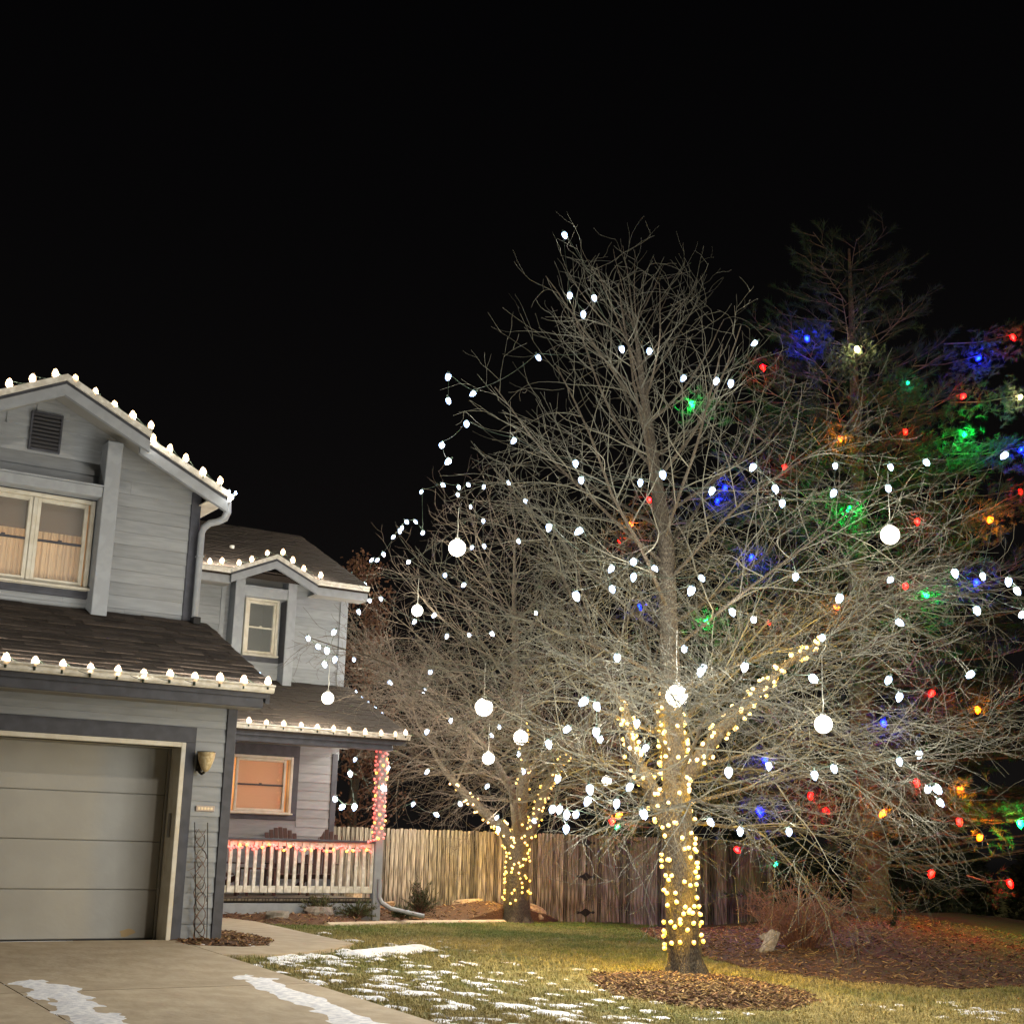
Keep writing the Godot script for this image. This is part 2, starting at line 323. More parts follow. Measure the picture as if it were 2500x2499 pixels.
func materials() -> void:
	var w := Color.WHITE
	var speck := noise(11, 0.05, Color(0.35, 0.35, 0.35), w, 0.2, 0.8, 512)
	M.siding = []
	for k in 3:
		var q: float = [0.92, 1.0, 1.07][k]
		M.siding.append(mat(lin(0.27 * q, 0.286 * q, 0.302 * q), 0.62, noise(20 + k, 0.012, Color(0.93, 0.93, 0.935), w, 0.25, 0.75), V(0.6, 4.0, 2.0), true))
	M.trim_light = mat(lin(0.29, 0.31, 0.335), 0.6, noise(30, 0.012, Color(0.95, 0.95, 0.95), w), V(1.3, 1.3, 1.3), true)
	M.slate = mat(lin(0.07, 0.073, 0.088), 0.6, noise(31, 0.015, Color(0.9, 0.9, 0.9), w), V(1.2, 1.2, 1.2), true)
	M.cream = mat(lin(0.60, 0.57, 0.49), 0.5, noise(32, 0.012, Color(0.95, 0.94, 0.92), w), V(1.4, 1.4, 1.4), true)
	M.white = mat(lin(0.74, 0.72, 0.66), 0.5, noise(33, 0.02, Color(0.88, 0.87, 0.85), w), V(1.4, 1.4, 1.4), true)
	M.soffit = mat(lin(0.24, 0.235, 0.22), 0.8)
	M.door = mat(lin(0.36, 0.355, 0.33), 0.55, noise(34, 0.01, Color(0.97, 0.97, 0.97), w), V(0.5, 0.5, 0.5), true, speck, 0.06)
	M.black = mat(lin(0.012, 0.012, 0.013), 0.55)
	M.dark_metal = mat(lin(0.02, 0.018, 0.017), 0.45)
	M.vent = mat(lin(0.035, 0.035, 0.04), 0.7)
	M.room = mat(lin(0.55, 0.42, 0.28), 0.9)
	M.dark_room = mat(lin(0.05, 0.045, 0.04), 0.9)
	M.patch = mat(lin(0.45, 0.33, 0.18), 0.7)
	var cloth := mat(lin(0.62, 0.47, 0.30), 0.9)
	cloth.backlight_enabled = true
	cloth.backlight = Color(0.75, 0.75, 0.75)
	M.cloth = cloth
	var shade := mat(lin(0.11, 0.055, 0.022), 0.9)
	shade.backlight_enabled = true
	shade.backlight = Color(0.45, 0.45, 0.45)
	M.shade = shade
	var blind := mat(lin(0.74, 0.42, 0.2), 0.7)
	blind.backlight_enabled = true
	blind.backlight = Color(0.7, 0.7, 0.7)
	M.blind = blind
	var glass := StandardMaterial3D.new()
	glass.transparency = BaseMaterial3D.TRANSPARENCY_ALPHA
	glass.albedo_color = Color(0.95, 0.97, 0.96, 0.08)
	glass.roughness = 0.03
	M.glass = glass
	var bowl := mat(lin(0.62, 0.52, 0.33), 0.35, noise(36, 0.02, Color(0.8, 0.76, 0.68), w), V(4, 4, 4))
	M.bowl = bowl
	M.shingle = []
	for k in 4:
		var q: float = [0.75, 0.95, 1.15, 0.6][k]
		M.shingle.append(mat(lin(0.088 * q, 0.07 * q, 0.058 * q), 0.95, noise(40 + k, 0.09, Color(0.6, 0.58, 0.56), w, 0.3, 0.7), V(3, 3, 3), false, speck, 0.25))
	M.concrete = []
	for k in 3:
		var q: float = [1.0, 0.9, 1.06][k]
		M.concrete.append(mat(lin(0.43 * q, 0.36 * q, 0.262 * q), 0.85, noise(50 + k, 0.014, Color(0.91, 0.9, 0.885), w, 0.2, 0.8, 512, 7), V(0.37, 0.37, 0.37), true, speck, 0.35))
	M.lawn = mat(w, 0.95, noise(60, 0.02, lin(0.085, 0.10, 0.027), lin(0.22, 0.175, 0.07), 0.25, 0.75, 512, 6), V(0.25, 0.25, 0.25), true, speck, 1.0)
	M.mulch = mat(w, 0.95, noise(61, 0.09, lin(0.045, 0.024, 0.014), lin(0.15, 0.082, 0.045), 0.25, 0.75, 512, 5), V(0.9, 0.9, 0.9), true, speck, 2.0)
	var tinted := mat(w, 0.85)
	tinted.vertex_color_use_as_albedo = true
	M.tint = tinted
	var leaf := mat(w, 0.8)
	leaf.vertex_color_use_as_albedo = true
	leaf.backlight_enabled = true
	leaf.backlight = Color(0.3, 0.3, 0.3)
	M.leaf = leaf
	var snow := mat(lin(0.8, 0.81, 0.84), 0.75, noise(62, 0.03, Color(0.86, 0.87, 0.9), w), V(1.5, 1.5, 1.5), true, speck, 0.12)
	M.snow = snow
	M.wood = []
	for k in 6:
		var q: float = [0.7, 1.0, 1.4, 0.42, 1.15, 0.85][k]
		var m := mat(lin(0.265 * q, 0.232 * q, 0.18 * q), 0.9, noise(70 + k, 0.02, lin(0.13, 0.115, 0.10), Color(1, 1, 1), 0.3, 0.62, 512, 5), V(5.3, 0.3, 5.3))
		m.uv1_offset = V(k * 0.37, k * 0.61, k * 0.23)
		M.wood.append(m)
	M.lumber = mat(lin(0.36, 0.24, 0.13), 0.85, noise(77, 0.03, Color(0.6, 0.56, 0.5), w), V(1, 4, 4))
	var barky := noise(80, 0.03, Color(0, 0, 0), w, 0.25, 0.75, 512, 5)
	M.bark = mat(w, 0.95, noise(81, 0.03, lin(0.035, 0.028, 0.02), lin(0.12, 0.098, 0.07), 0.25, 0.75, 512, 5), V(4.5, 1.2, 4.5), true, barky, 2.0)
	M.pine_bark = mat(w, 0.95, noise(82, 0.03, lin(0.08, 0.048, 0.028), lin(0.38, 0.25, 0.145), 0.25, 0.75, 512, 5), V(3.4, 0.9, 3.4), true, barky, 5.0)
	M.twig = mat(lin(0.090, 0.087, 0.066), 0.8)
	M.red_twig = mat(lin(0.098, 0.077, 0.057), 0.8)
	M.dry_twig = mat(lin(0.16, 0.085, 0.06), 0.85)
	M.shrub = mat(lin(0.30, 0.155, 0.115), 0.85)
	M.wire = mat(lin(0.03, 0.045, 0.03), 0.6)
	M.pale_wire = mat(lin(0.45, 0.45, 0.4), 0.6)
	M.stone = []
	for k in 3:
		var q: Color = [lin(0.22, 0.2, 0.17), lin(0.46, 0.42, 0.4), lin(0.42, 0.32, 0.2)][k]
		M.stone.append(mat(q, 0.9, noise(90 + k, 0.03, Color(0.8, 0.79, 0.77), w), V(1.3, 1.3, 1.3), false, speck, 0.2))
	M.paint_wood = mat(lin(0.07, 0.04, 0.035), 0.7)
	M.white_bulb = bulb_glow("white", Color(0.97, 0.985, 1.0), 4.5, Color(0.72, 0.84, 1.0), 0.22)
	M.warm_bulb = bulb_glow("warm", Color(1.0, 0.985, 0.95), 4.5, Color(1.0, 0.86, 0.68), 0.26)
	M.globe = glow(Color(1.0, 0.97, 0.88), 2.6)
	M.gold_bulb = glow(Color(1.0, 0.72, 0.12), 1.5)
	M.red_bulb = glow(Color(1.0, 0.018, 0.008), 0.5)
	M.pine_r = bulb_glow("red", Color(1.0, 0.30, 0.22), 2.2, Color(1.0, 0.04, 0.03), 0.6)
	M.pine_b = bulb_glow("blue", Color(0.10, 0.55, 1.0), 2.2, Color(0.03, 0.10, 1.0), 0.8)
	M.pine_g = bulb_glow("green", Color(0.30, 1.0, 0.85), 2.2, Color(0.02, 0.85, 0.45), 0.6)
	M.pine_t = bulb_glow("teal", Color(0.10, 0.95, 0.85), 1.2, Color(0.02, 0.75, 0.6), 0.4)
	M.pine_o = bulb_glow("orange", Color(1.0, 0.75, 0.25), 2.2, Color(1.0, 0.40, 0.02), 0.6)
	M.pine_w = bulb_glow("pale", Color(1.0, 0.98, 0.92), 2.5, Color(1.0, 0.92, 0.7), 0.4)


# ---------------------------------------------------------------- terrain
func ground(x: float, z: float) -> float:
	return -1.66 + 0.037 * clampf(-z, -6.0, 15.3) - 0.035 * (clampf(x, 5.5, 22.0) - 5.5)

func inside(poly: Array, x: float, z: float) -> float:   # metres from the edge, negative outside
	var p := Vector2(x, z)
	var best := 1e9
	for k in poly.size():
		best = minf(best, p.distance_to(Geometry2D.get_closest_point_to_segment(p, poly[k], poly[(k + 1) % poly.size()])))
	return best if Geometry2D.is_point_in_polygon(p, PackedVector2Array(poly)) else -best

var wob := FastNoiseLite.new()

func bed_y(x: float, z: float) -> float:
	return ground(x, z) + 0.015 + 0.12 * smoothstep(0.0, 0.7, inside(BED, x, z)) + 0.30 * exp(-Vector2(x - 16.0, z + 24.7).length_squared() / 2.6) + 0.02 * wob.get_noise_2d(x * 200.0, z * 200.0)

func island_y(x: float, z: float) -> float:
	return ground(x, z) + 0.012 + 0.55 * smoothstep(-0.3, 7.0, inside(ISLAND, x, z)) + 0.03 * wob.get_noise_2d(x * 120.0, z * 120.0)

func ring_y(x: float, z: float) -> float:
	return ground(x, z) + 0.012 + 0.07 * smoothstep(0.0, 0.6, inside(RING, x, z)) + 0.02 * wob.get_noise_2d(x * 200.0, z * 200.0)

func nook_y(x: float, z: float) -> float:
	return ground(x, z) + 0.03 + 0.04 * smoothstep(0.0, 0.3, inside(NOOK, x, z))

func walk_y(x: float, z: float) -> float:
	return ground(x, z) + 0.035

func slab_y(x: float, z: float) -> float:
	return ground(x, z) + 0.035

func sheet(poly: Array, high: Callable, most := 0.4) -> MB:
	var m := MB.new()
	var pts := PackedVector2Array(poly)
	var t := Geometry2D.triangulate_polygon(pts)
	var todo := []
	for k in range(0, t.size(), 3):
		todo.append([pts[t[k]], pts[t[k + 1]], pts[t[k + 2]]])
	while todo:
		var q: Array = todo.pop_back()
		var e := [q[0].distance_to(q[1]), q[1].distance_to(q[2]), q[2].distance_to(q[0])]
		var b := 0 if e[0] >= e[1] and e[0] >= e[2] else 1 if e[1] >= e[2] else 2
		if e[b] > most:
			var mid: Vector2 = (q[b] + q[(b + 1) % 3]) / 2.0
			todo.append([q[b], mid, q[(b + 2) % 3]])
			todo.append([mid, q[(b + 1) % 3], q[(b + 2) % 3]])
			continue
		var p := []
		var nn := []
		for c: Vector2 in q:
			var y: float = high.call(c.x, c.y)
			p.append(V(c.x, y, c.y))
			nn.append(V(y - high.call(c.x + 0.06, c.y), 0.06, y - high.call(c.x, c.y + 0.06)).normalized())
		m.tri(p[0], p[1], p[2], nn[0], nn[1], nn[2])
	for k in pts.size():
		var a := pts[k]
		var b := pts[(k + 1) % pts.size()]
		var steps := maxi(1, int(a.distance_to(b) / most) + 1)
		for s in steps:
			var c := a.lerp(b, float(s) / steps)
			var d := a.lerp(b, float(s + 1) / steps)
			var side := V(-(b - a).y, 0, (b - a).x)
			m.quad(V(c.x, high.call(c.x, c.y), c.y), V(d.x, high.call(d.x, d.y), d.y), V(d.x, ground(d.x, d.y) - 0.08, d.y), V(c.x, ground(c.x, c.y) - 0.08, c.y), side)
	return m

func snow_sheet(x0: float, x1: float, z0: float, z1: float, step: float, mask: Callable, base: Callable, thick: float) -> MB:
	var m := MB.new()
	var nx := int((x1 - x0) / step)
	var nz := int((z1 - z0) / step)
	var h := PackedFloat32Array()
	h.resize((nx + 1) * (nz + 1))
	for j in nz + 1:
		for i in nx + 1:
			h[j * (nx + 1) + i] = mask.call(x0 + i * step, z0 + j * step)
	for j in nz:
		for i in nx:
			var q := [h[j * (nx + 1) + i], h[j * (nx + 1) + i + 1], h[(j + 1) * (nx + 1) + i + 1], h[(j + 1) * (nx + 1) + i]]
			if maxf(maxf(q[0], q[1]), maxf(q[2], q[3])) <= 0.0:
				continue
			var p := []
			var nn := []
			for k in 4:
				var x := x0 + (i + (1 if k == 1 or k == 2 else 0)) * step
				var z := z0 + (j + (1 if k > 1 else 0)) * step
				var up := func(a: float, b: float) -> float: return base.call(a, b) + thick * clampf(2.5 * mask.call(a, b), -1.0, 1.0)
				var y: float = base.call(x, z) + thick * clampf(2.5 * q[k], -1.0, 1.0)
				p.append(V(x, y, z))
				nn.append(V(y - up.call(x + 0.03, z), 0.03, y - up.call(x, z + 0.03)).normalized())
			m.tri(p[0], p[1], p[2], nn[0], nn[1], nn[2])
			m.tri(p[0], p[2], p[3], nn[0], nn[2], nn[3])
	return m


# ---------------------------------------------------------------- lights on strings
# a large bulb: a hot core in a frosted envelope that glows more faintly
func c9_mesh(core_mat: Material) -> ArrayMesh:
	var key := "c9" + core_mat.resource_name
	if not cache.has(key):
		var core := MB.new()
		core.lathe([Vector2(0.001, 0.030), Vector2(0.015, 0.024), Vector2(0.0225, 0.006), Vector2(0.021, -0.014), Vector2(0.012, -0.032), Vector2(0.001, -0.042)], 8)
		var skin := MB.new()
		skin.lathe([Vector2(0.012, 0.042), Vector2(0.029, 0.030), Vector2(0.037, 0.006), Vector2(0.034, -0.022), Vector2(0.020, -0.050), Vector2(0.001, -0.066)], 10)
		var m: ArrayMesh = core.done()
		m.surface_set_material(0, core_mat)
		m.add_surface_from_arrays(Mesh.PRIMITIVE_TRIANGLES, skin.done().surface_get_arrays(0))
		m.surface_set_material(1, M["skin_" + core_mat.resource_name])
		cache[key] = m
	return cache[key]

func bulb_glow(called: String, core: Color, energy: float, skin: Color, faint: float) -> StandardMaterial3D:
	var m := glow(core, energy)
	m.resource_name = called
	var e := mat(Color(skin.r, skin.g, skin.b, 0.5), 0.5)
	e.transparency = BaseMaterial3D.TRANSPARENCY_ALPHA
	e.emission_enabled = true
	e.emission = skin
	e.emission_energy_multiplier = faint
	M["skin_" + called] = e
	return m

func mini_mesh() -> ArrayMesh:
	if not cache.has("mini"):
		var m := MB.new()
		m.lathe([Vector2(0.001, 0.027), Vector2(0.023, 0.014), Vector2(0.024, -0.012), Vector2(0.001, -0.029)], 5)
		cache["mini"] = m.done()
	return cache["mini"]

func in_order(pts: Array) -> Array:
	var rest := pts.duplicate()
	var out := [rest.pop_front()]
	while rest:
		var best := 0
		for k in rest.size():
			if out[-1].distance_squared_to(rest[k]) < out[-1].distance_squared_to(rest[best]):
				best = k
		out.append(rest.pop_at(best))
	return out

func wire_between(m: MB, a: Vector3, b: Vector3, sag: float, r := 0.0035) -> void:
	var p := PackedVector3Array()
	var rr := PackedFloat32Array()
	for k in 7:
		var t := k / 6.0
		p.append(a.lerp(b, t) + V(0, -sag * 4.0 * t * (1.0 - t), 0))
		rr.append(r)
	m.tube(p, rr, 3)

func c9_string(called: String, label: String, pts: Array, glow_mat: Material, light: Color, energy: float, upright := false, size := 1.0, wires := true) -> void:
	var o := thing(called, label, "string lights", pts[0], "strings of large bulbs")
	var line := pts.duplicate() if upright else in_order(pts)
	var w := MB.new()
	for k in line.size():
		var tilt := Basis(Vector3(rng.randf_range(-1, 1), 0, rng.randf_range(-1, 1)).normalized(), rng.randf_range(0.1, 0.9))
		if upright:
			tilt = Basis(Vector3.RIGHT, PI + rng.randf_range(-0.12, 0.12))
		var b := obj("bulb", c9_mesh(glow_mat), null, o, Transform3D(tilt.scaled(Vector3.ONE * size * rng.randf_range(0.9, 1.1)), line[k]))
		lamp(line[k], light, energy, 0.025, b)
		var neck: Vector3 = line[k] + tilt * V(0, 0.05, 0) * size
		w.tube(PackedVector3Array([line[k] + tilt * V(0, 0.035, 0) * size, line[k] + tilt * V(0, 0.075, 0) * size]), PackedFloat32Array([0.013 * size, 0.012 * size]), 6, true)
		if wires and k > 0 and line[k].distance_to(line[k - 1]) < 3.5:
			wire_between(w, neck, line[k - 1] + V(0, 0.05, 0), 0.02 if upright else 0.06 * line[k].distance_to(line[k - 1]))
	var wo := part("wire", w, M.wire, o)
	wo.set_meta("kind", "stuff")

func minis(called: String, label: String, pts: Array, pick: Callable, lamps_every: int, light: Color, energy: float) -> void:
	var o := thing(called, label, "string lights", pts[0])
	var w := MB.new()
	for k in pts.size():
		var tilt := Basis(Vector3(rng.randf_range(-1, 1), rng.randf_range(-1, 1), rng.randf_range(-1, 1)).normalized(), rng.randf_range(0, 3))
		var b := obj("bulb", mini_mesh(), pick.call(k), o, Transform3D(tilt, pts[k]))
		if k % lamps_every == 0:
			lamp(pts[k], light, energy, 0.012, b)
		if k > 0 and pts[k].distance_to(pts[k - 1]) < 0.6:
			wire_between(w, pts[k], pts[k - 1], 0.01, 0.0022)
	var wo := part("wire", w, M.wire, o)
	wo.set_meta("kind", "stuff")


# ---------------------------------------------------------------- house
func siding(parent: Node3D, y0: float, y1: float, z: float, spans: Callable, lap := 0.17) -> void:
	var y := y0
	var row := 0
	while y < y1 - 0.03:
		var top := minf(y + lap, y1)
		for s: Vector2 in spans.call(y, top):
			var x := s.x
			while x < s.y - 0.02:
				var e := minf(s.y, x + rng.randf_range(2.4, 3.6))
				if s.y - e < 0.4:
					e = s.y
				var m := MB.new()
				var f := z + 0.02 + rng.randf_range(-0.002, 0.002)
				var b := z + 0.004
				var lo := y + rng.randf_range(-0.002, 0.002)
				var gap := 0.0 if e == s.y else 0.002
				m.quad(V(x, lo, f), V(e - gap, lo, f), V(e - gap, top + 0.01, b), V(x, top + 0.01, b), Vector3.BACK)
				m.quad(V(x, lo, f), V(e - gap, lo, f), V(e - gap, lo, z - 0.002), V(x, lo, z - 0.002), Vector3.DOWN)
				m.quad(V(x, lo, f), V(x, top + 0.01, b), V(x, top + 0.01, z - 0.002), V(x, lo, z - 0.002), Vector3.LEFT)
				m.quad(V(e - gap, lo, f), V(e - gap, top + 0.01, b), V(e - gap, top + 0.01, z - 0.002), V(e - gap, lo, z - 0.002), Vector3.RIGHT)
				part("siding_board", m, M.siding[(row * 2 + int(x * 3.0)) % 3], parent)
				x = e
		y += lap
		row += 1

func frame_ring(x0: float, x1: float, y0: float, y1: float, w: float, z0: float, z1: float, b := 0.006) -> MB:
	var m := MB.new()
	m.box(V(x0, y0, z0), V(x0 + w, y1, z1), b)
	m.box(V(x1 - w, y0, z0), V(x1, y1, z1), b)
	m.box(V(x0 + w, y1 - w, z0), V(x1 - w, y1, z1), b)
	m.box(V(x0 + w, y0, z0), V(x1 - w, y0 + w, z1), b)
	return m

# a double-hung window: frame (the part), with casing, sashes, panes and what hangs behind them
func window(x0: float, x1: float, y0: float, y1: float, z: float, lights: Array, meet: float, meet_mat: Material, lit: bool) -> MeshInstance3D:
	var fr := part("window", frame_ring(x0, x1, y0, y1, 0.055, z - 0.02, z + 0.075, 0.008), M.cream, house)
	obj("window_sill", box_mesh(V(x1 - x0 + 0.04, 0.03, 0.06), 0.008), M.cream, fr, Transform3D(Basis(), V((x0 + x1) / 2.0, y0 + 0.02, z + 0.105)))
	for k in lights.size():
		var s: Vector2 = lights[k]
		part("sash", frame_ring(s.x - 0.05, s.y + 0.05, y0 + 0.057, y1 - 0.057, 0.05, z - 0.01, z + 0.045, 0.006), M.cream, fr)
		if k > 0:
			obj("mullion", box_mesh(V(s.x - lights[k - 1].y - 0.104, y1 - y0 - 0.115, 0.08), 0.006), M.cream, fr, Transform3D(Basis(), V((s.x + lights[k - 1].y) / 2.0, (y0 + y1) / 2.0, z + 0.02)))
		var p := obj("pane", box_mesh(V(s.y - s.x, y1 - y0 - 0.215, 0.004)), M.glass, fr, Transform3D(Basis(), V((s.x + s.y) / 2.0, (y0 + y1) / 2.0, z + 0.012)))
		p.set_meta("kind", "thing")
		obj("meeting_rail", box_mesh(V(s.y - s.x, 0.03, 0.03), 0.004), meet_mat, fr, Transform3D(Basis(), V((s.x + s.y) / 2.0, meet, z + 0.034)))
		obj("sash_latch", box_mesh(V(0.05, 0.02, 0.03), 0.004), meet_mat, fr, Transform3D(Basis(), V((s.x + s.y) / 2.0, meet + 0.024, z + 0.036)))
	# the room behind
	var r := MB.new()
	var zb := z - 1.5
	var a := V(x0 - 0.3, y0 - 0.3, zb)
	var b := V(x1 + 0.3, y1 + 0.3, z - 0.03)
	r.box(V(a.x, a.y, zb - 0.05), V(b.x, b.y, zb))
	r.box(V(a.x - 0.05, a.y, zb), V(a.x, b.y, b.z))
	r.box(V(b.x, a.y, zb), V(b.x + 0.05, b.y, b.z))
	r.box(V(a.x, b.y, zb), V(b.x, b.y + 0.05, b.z))
	r.box(V(a.x, a.y - 0.05, zb), V(b.x, a.y, b.z))
	part("room", r, M.room if lit else M.dark_room, fr)
	return fr

func roof_shingles(parent: Node3D, x0: float, x1: float, ya: float, za: float, yb: float, zb: float, single: bool) -> void:
	# rows from the eave (ya, za) up to (yb, zb), facing the street
	var up := V(0, yb - ya, zb - za)
	var length := up.length()
	up = up.normalized()
	var out := V(0, -up.z, up.y)
	var rows := int(length / 0.14)
	var meshes := []
	for k in 4:
		var m := MB.new()
		var wd := 0.298 + 0.008 * k
		m.box(V(-wd / 2.0, 0, -0.004), V(wd / 2.0, 0.17, 0.010 + 0.003 * k), 0.0)
		meshes.append(m.done())
	var many := MB.new()
	for j in rows:
		var x := x0 + (0.16 if j % 2 else 0.0) + rng.randf_range(-0.03, 0.03) - 0.15
		while x < x1 - 0.02:
			var k := rng.randi() % 4
			var cut := clampf(minf(x + 0.30, x1) - maxf(x, x0), 0.0, 0.3) / 0.3
			if cut > 0.1:
				var cx := (maxf(x, x0) + minf(x + 0.30, x1)) / 2.0
				var basis := Basis(Vector3.RIGHT * cut, up, out).rotated(Vector3.RIGHT, -0.05)
				var at := Transform3D(basis, V(cx, ya, za) + up * (j * length / rows) + out * (0.012 + rng.randf_range(0, 0.003)))
				if single:
					obj("shingle", meshes[k], M.shingle[rng.randi() % 4], parent, at)
				else:
					many.col = Color(1, 1, 1) * [0.75, 0.95, 1.15, 0.6][rng.randi() % 4]
					many.box(V(-0.15, 0, -0.004), V(0.15, 0.16, 0.010 + 0.003 * k), 0.0, at)
			x += 0.305
	if not single:
		part("shingles", many, M.shingle[1], parent).set_meta("kind", "stuff")

func gutter(x0: float, x1: float, y: float, z: float) -> void:   # z: the back, the trough comes forward
	var prof := PackedVector2Array([Vector2(0, 0), Vector2(0.055, 0), Vector2(0.075, 0.025), Vector2(0.078, 0.06), Vector2(0.105, 0.075), Vector2(0.105, 0.092), Vector2(0.092, 0.092), Vector2(0.09, 0.082), Vector2(0.066, 0.07), Vector2(0.062, 0.028), Vector2(0.05, 0.012), Vector2(0.012, 0.012), Vector2(0.012, 0.092), Vector2(0, 0.092)])
	var m := MB.new()
	m.prism(prof, -(x1), -(x0), Transform3D(Basis(V(0, 0, 1), V(0, 1, 0), V(-1, 0, 0)), V(0, y, z)))
	part("gutter", m, M.white, house)

func rake(ax: float, ay: float, bx: float, by: float, z: float) -> void:   # a sloping eave board: crown, shadow strip, board
	var d := Vector2(bx - ax, by - ay)
	var nn := Vector2(-d.y, d.x).normalized()
	if nn.y < 0.0:
		nn = -nn
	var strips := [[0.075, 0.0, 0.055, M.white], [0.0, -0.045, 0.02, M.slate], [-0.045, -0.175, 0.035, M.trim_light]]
	for s in strips:
		var a := Vector2(ax, ay)
		var b := Vector2(bx, by)
		var m := MB.new()
		# plumb cuts at both ends
		var k := 1.0 / nn.y
		var poly := PackedVector2Array([a + Vector2(0, s[1] * k), b + Vector2(0, s[1] * k), b + Vector2(0, s[0] * k), a + Vector2(0, s[0] * k)])
		m.prism(poly, z - 0.03, z + s[2])
		part("rake_board", m, s[3], house)

func house_build() -> void:
	house = thing("house", "blue-grey two-storey house with garage, porch and dormer, hung with white lights", "house", V(5.9, -1.1, -18.0))
	var g := -15.28
	# ---- garage front
	var m := MB.new()
	m.box(V(5.33, -1.25, g - 0.2), V(5.97, 1.56, g))
	m.box(V(-0.3, 1.06, g - 0.2), V(5.33, 1.56, g))
	m.box(V(-0.3, -1.25, g - 0.2), V(0.45, 1.06, g))
	m.box(V(5.82, -1.25, -24.4), V(5.97, 2.6, -17.3))
	m.box(V(5.82, -1.25, -17.3), V(5.97, 1.7, g - 0.2))
	m.box(V(-0.3, -1.25, -24.4), V(-0.15, 1.7, g - 0.2))
	var wall := part("garage_wall", m, M.siding[1], house)
	siding(wall, -1.06, 1.29, g, func(_a, _b): return [Vector2(5.505, 5.865)], 0.1695)
	siding(wall, 1.30, 1.545, g, func(_a, _b): return [Vector2(-0.2, 5.865)], 0.085)
	block("corner_board", V(5.865, -1.12, g - 0.05), V(5.985, 1.55, g + 0.032), M.slate, house)
	m = MB.new()
	m.box(V(0.28, -1.1, g), V(0.395, 1.118, g + 0.035), 0.004)
	m.box(V(5.386, -1.1, g), V(5.503, 1.118, g + 0.035), 0.004)
	m.box(V(0.28, 1.118, g), V(5.503, 1.294, g + 0.035), 0.004)
	part("door_surround", m, M.slate, house)
	m = MB.new()
	m.box(V(5.328, -1.09, g - 0.40), V(5.384, 1.116, g + 0.048), 0.006)
	m.box(V(0.40, -1.09, g - 0.40), V(0.456, 1.116, g + 0.048), 0.006)
	m.box(V(0.456, 1.06, g - 0.40), V(5.328, 1.116, g + 0.048), 0.006)
	part("door_jamb", m, M.cream, house)
	m = MB.new()
	m.box(V(5.305, -1.085, g - 0.30), V(5.326, 1.06, g - 0.27), 0.003)
	m.box(V(5.31, 0.05, g - 0.16), V(5.327, 0.32, g - 0.09), 0.01)
	part("weather_strip", m, M.soffit, house)
	var gd := block("garage_door", V(0.45, -1.075, g - 0.46), V(5.33, 1.06, g - 0.42), M.door, house, 0.0)
	for k in 4:
		var y0 := -1.07 + 0.532 * k
		obj("door_panel", box_mesh(V(4.87, 0.527, 0.05), 0.008), M.door, gd, Transform3D(Basis(), V(2.89, y0 + 0.266, g - 0.405)))
	obj("door_seal", box_mesh(V(4.87, 0.03, 0.06), 0.004), M.black, gd, Transform3D(Basis(), V(2.89, -1.083, g - 0.40)))
	m = MB.new()
	var ppts := PackedVector2Array()
	for k in 14:
		var q := TAU * k / 14.0
		ppts.append(Vector2(5.02 + cos(q) * 0.085 * (1.0 + 0.25 * sin(3.0 * q + 1.0)), -1.005 + sin(q) * 0.042 * (1.0 + 0.3 * sin(2.0 * q))))
	m.prism(ppts, g - 0.381, g - 0.3785)
	part("bare_patch", m, M.patch, gd)
	# sconce, number plate
	m = MB.new()
	m.box(V(5.53, 0.80, g + 0.02), V(5.60, 1.0, g + 0.04), 0.008)
	m.tube(PackedVector3Array([V(5.565, 0.84, g + 0.03), V(5.565, 0.785, g + 0.06), V(5.575, 0.77, g + 0.10), V(5.60, 0.79, g + 0.13)]), PackedFloat32Array([0.014, 0.016, 0.016, 0.012]), 8, true)
	m.lathe([Vector2(0.108, 1.012), Vector2(0.108, 1.02), Vector2(0.1, 1.02)], 20, Transform3D(Basis(), V(5.605, 0, g + 0.13)))
	var sc := part("wall_lamp", m, M.dark_metal, house)
	m = MB.new()
	m.lathe([Vector2(0.004, 0.79), Vector2(0.03, 0.80), Vector2(0.062, 0.85), Vector2(0.09, 0.93), Vector2(0.104, 1.012), Vector2(0.098, 1.012), Vector2(0.08, 0.93), Vector2(0.05, 0.855), Vector2(0.004, 0.81)], 20, Transform3D(Basis(), V(5.605, 0, g + 0.13)))
	part("lamp_shade", m, M.bowl, sc)
	var pl := block("number_plate", V(5.565, 0.352, g + 0.02), V(5.788, 0.414, g + 0.036), mat(lin(0.42, 0.34, 0.29), 0.6), house, 0.004)
	for k in 5:
		obj("numeral", box_mesh(V(0.028, 0.03, 0.004), 0.0015), mat(lin(0.75, 0.62, 0.42), 0.5), pl, Transform3D(Basis(Vector3.BACK, 0.1 * (k % 3 - 1)), V(5.60 + 0.037 * k, 0.383, g + 0.0375)))
	# ---- garage eave and the low roof in front of the upper wall
	block("fascia", V(-0.55, 1.545, -14.93), V(6.15, 1.71, -14.895), M.slate, house)
	block("fascia", V(-0.6, 1.655, -14.894), V(6.19, 1.715, -14.868), M.slate, house)
	block("soffit", V(-0.55, 1.54, g + 0.001), V(6.15, 1.555, -14.931), M.soffit, house, 0.0)
	gutter(-0.6, 6.24, 1.715, -14.865)
	m = MB.new()
	m.prism(PackedVector2Array([Vector2(14.86, 1.78), Vector2(17.3, 2.86), Vector2(17.3, 2.80), Vector2(14.86, 1.71)]), -6.22, 0.6, Transform3D(Basis(V(0, 0, -1), V(0, 1, 0), V(-1, 0, 0)), Vector3.ZERO))
	var low := part("garage_roof", m, M.shingle[3], house)
	roof_shingles(low, 2.0, 6.24, 1.785, -14.83, 2.83, -17.25, true)
	m = MB.new()
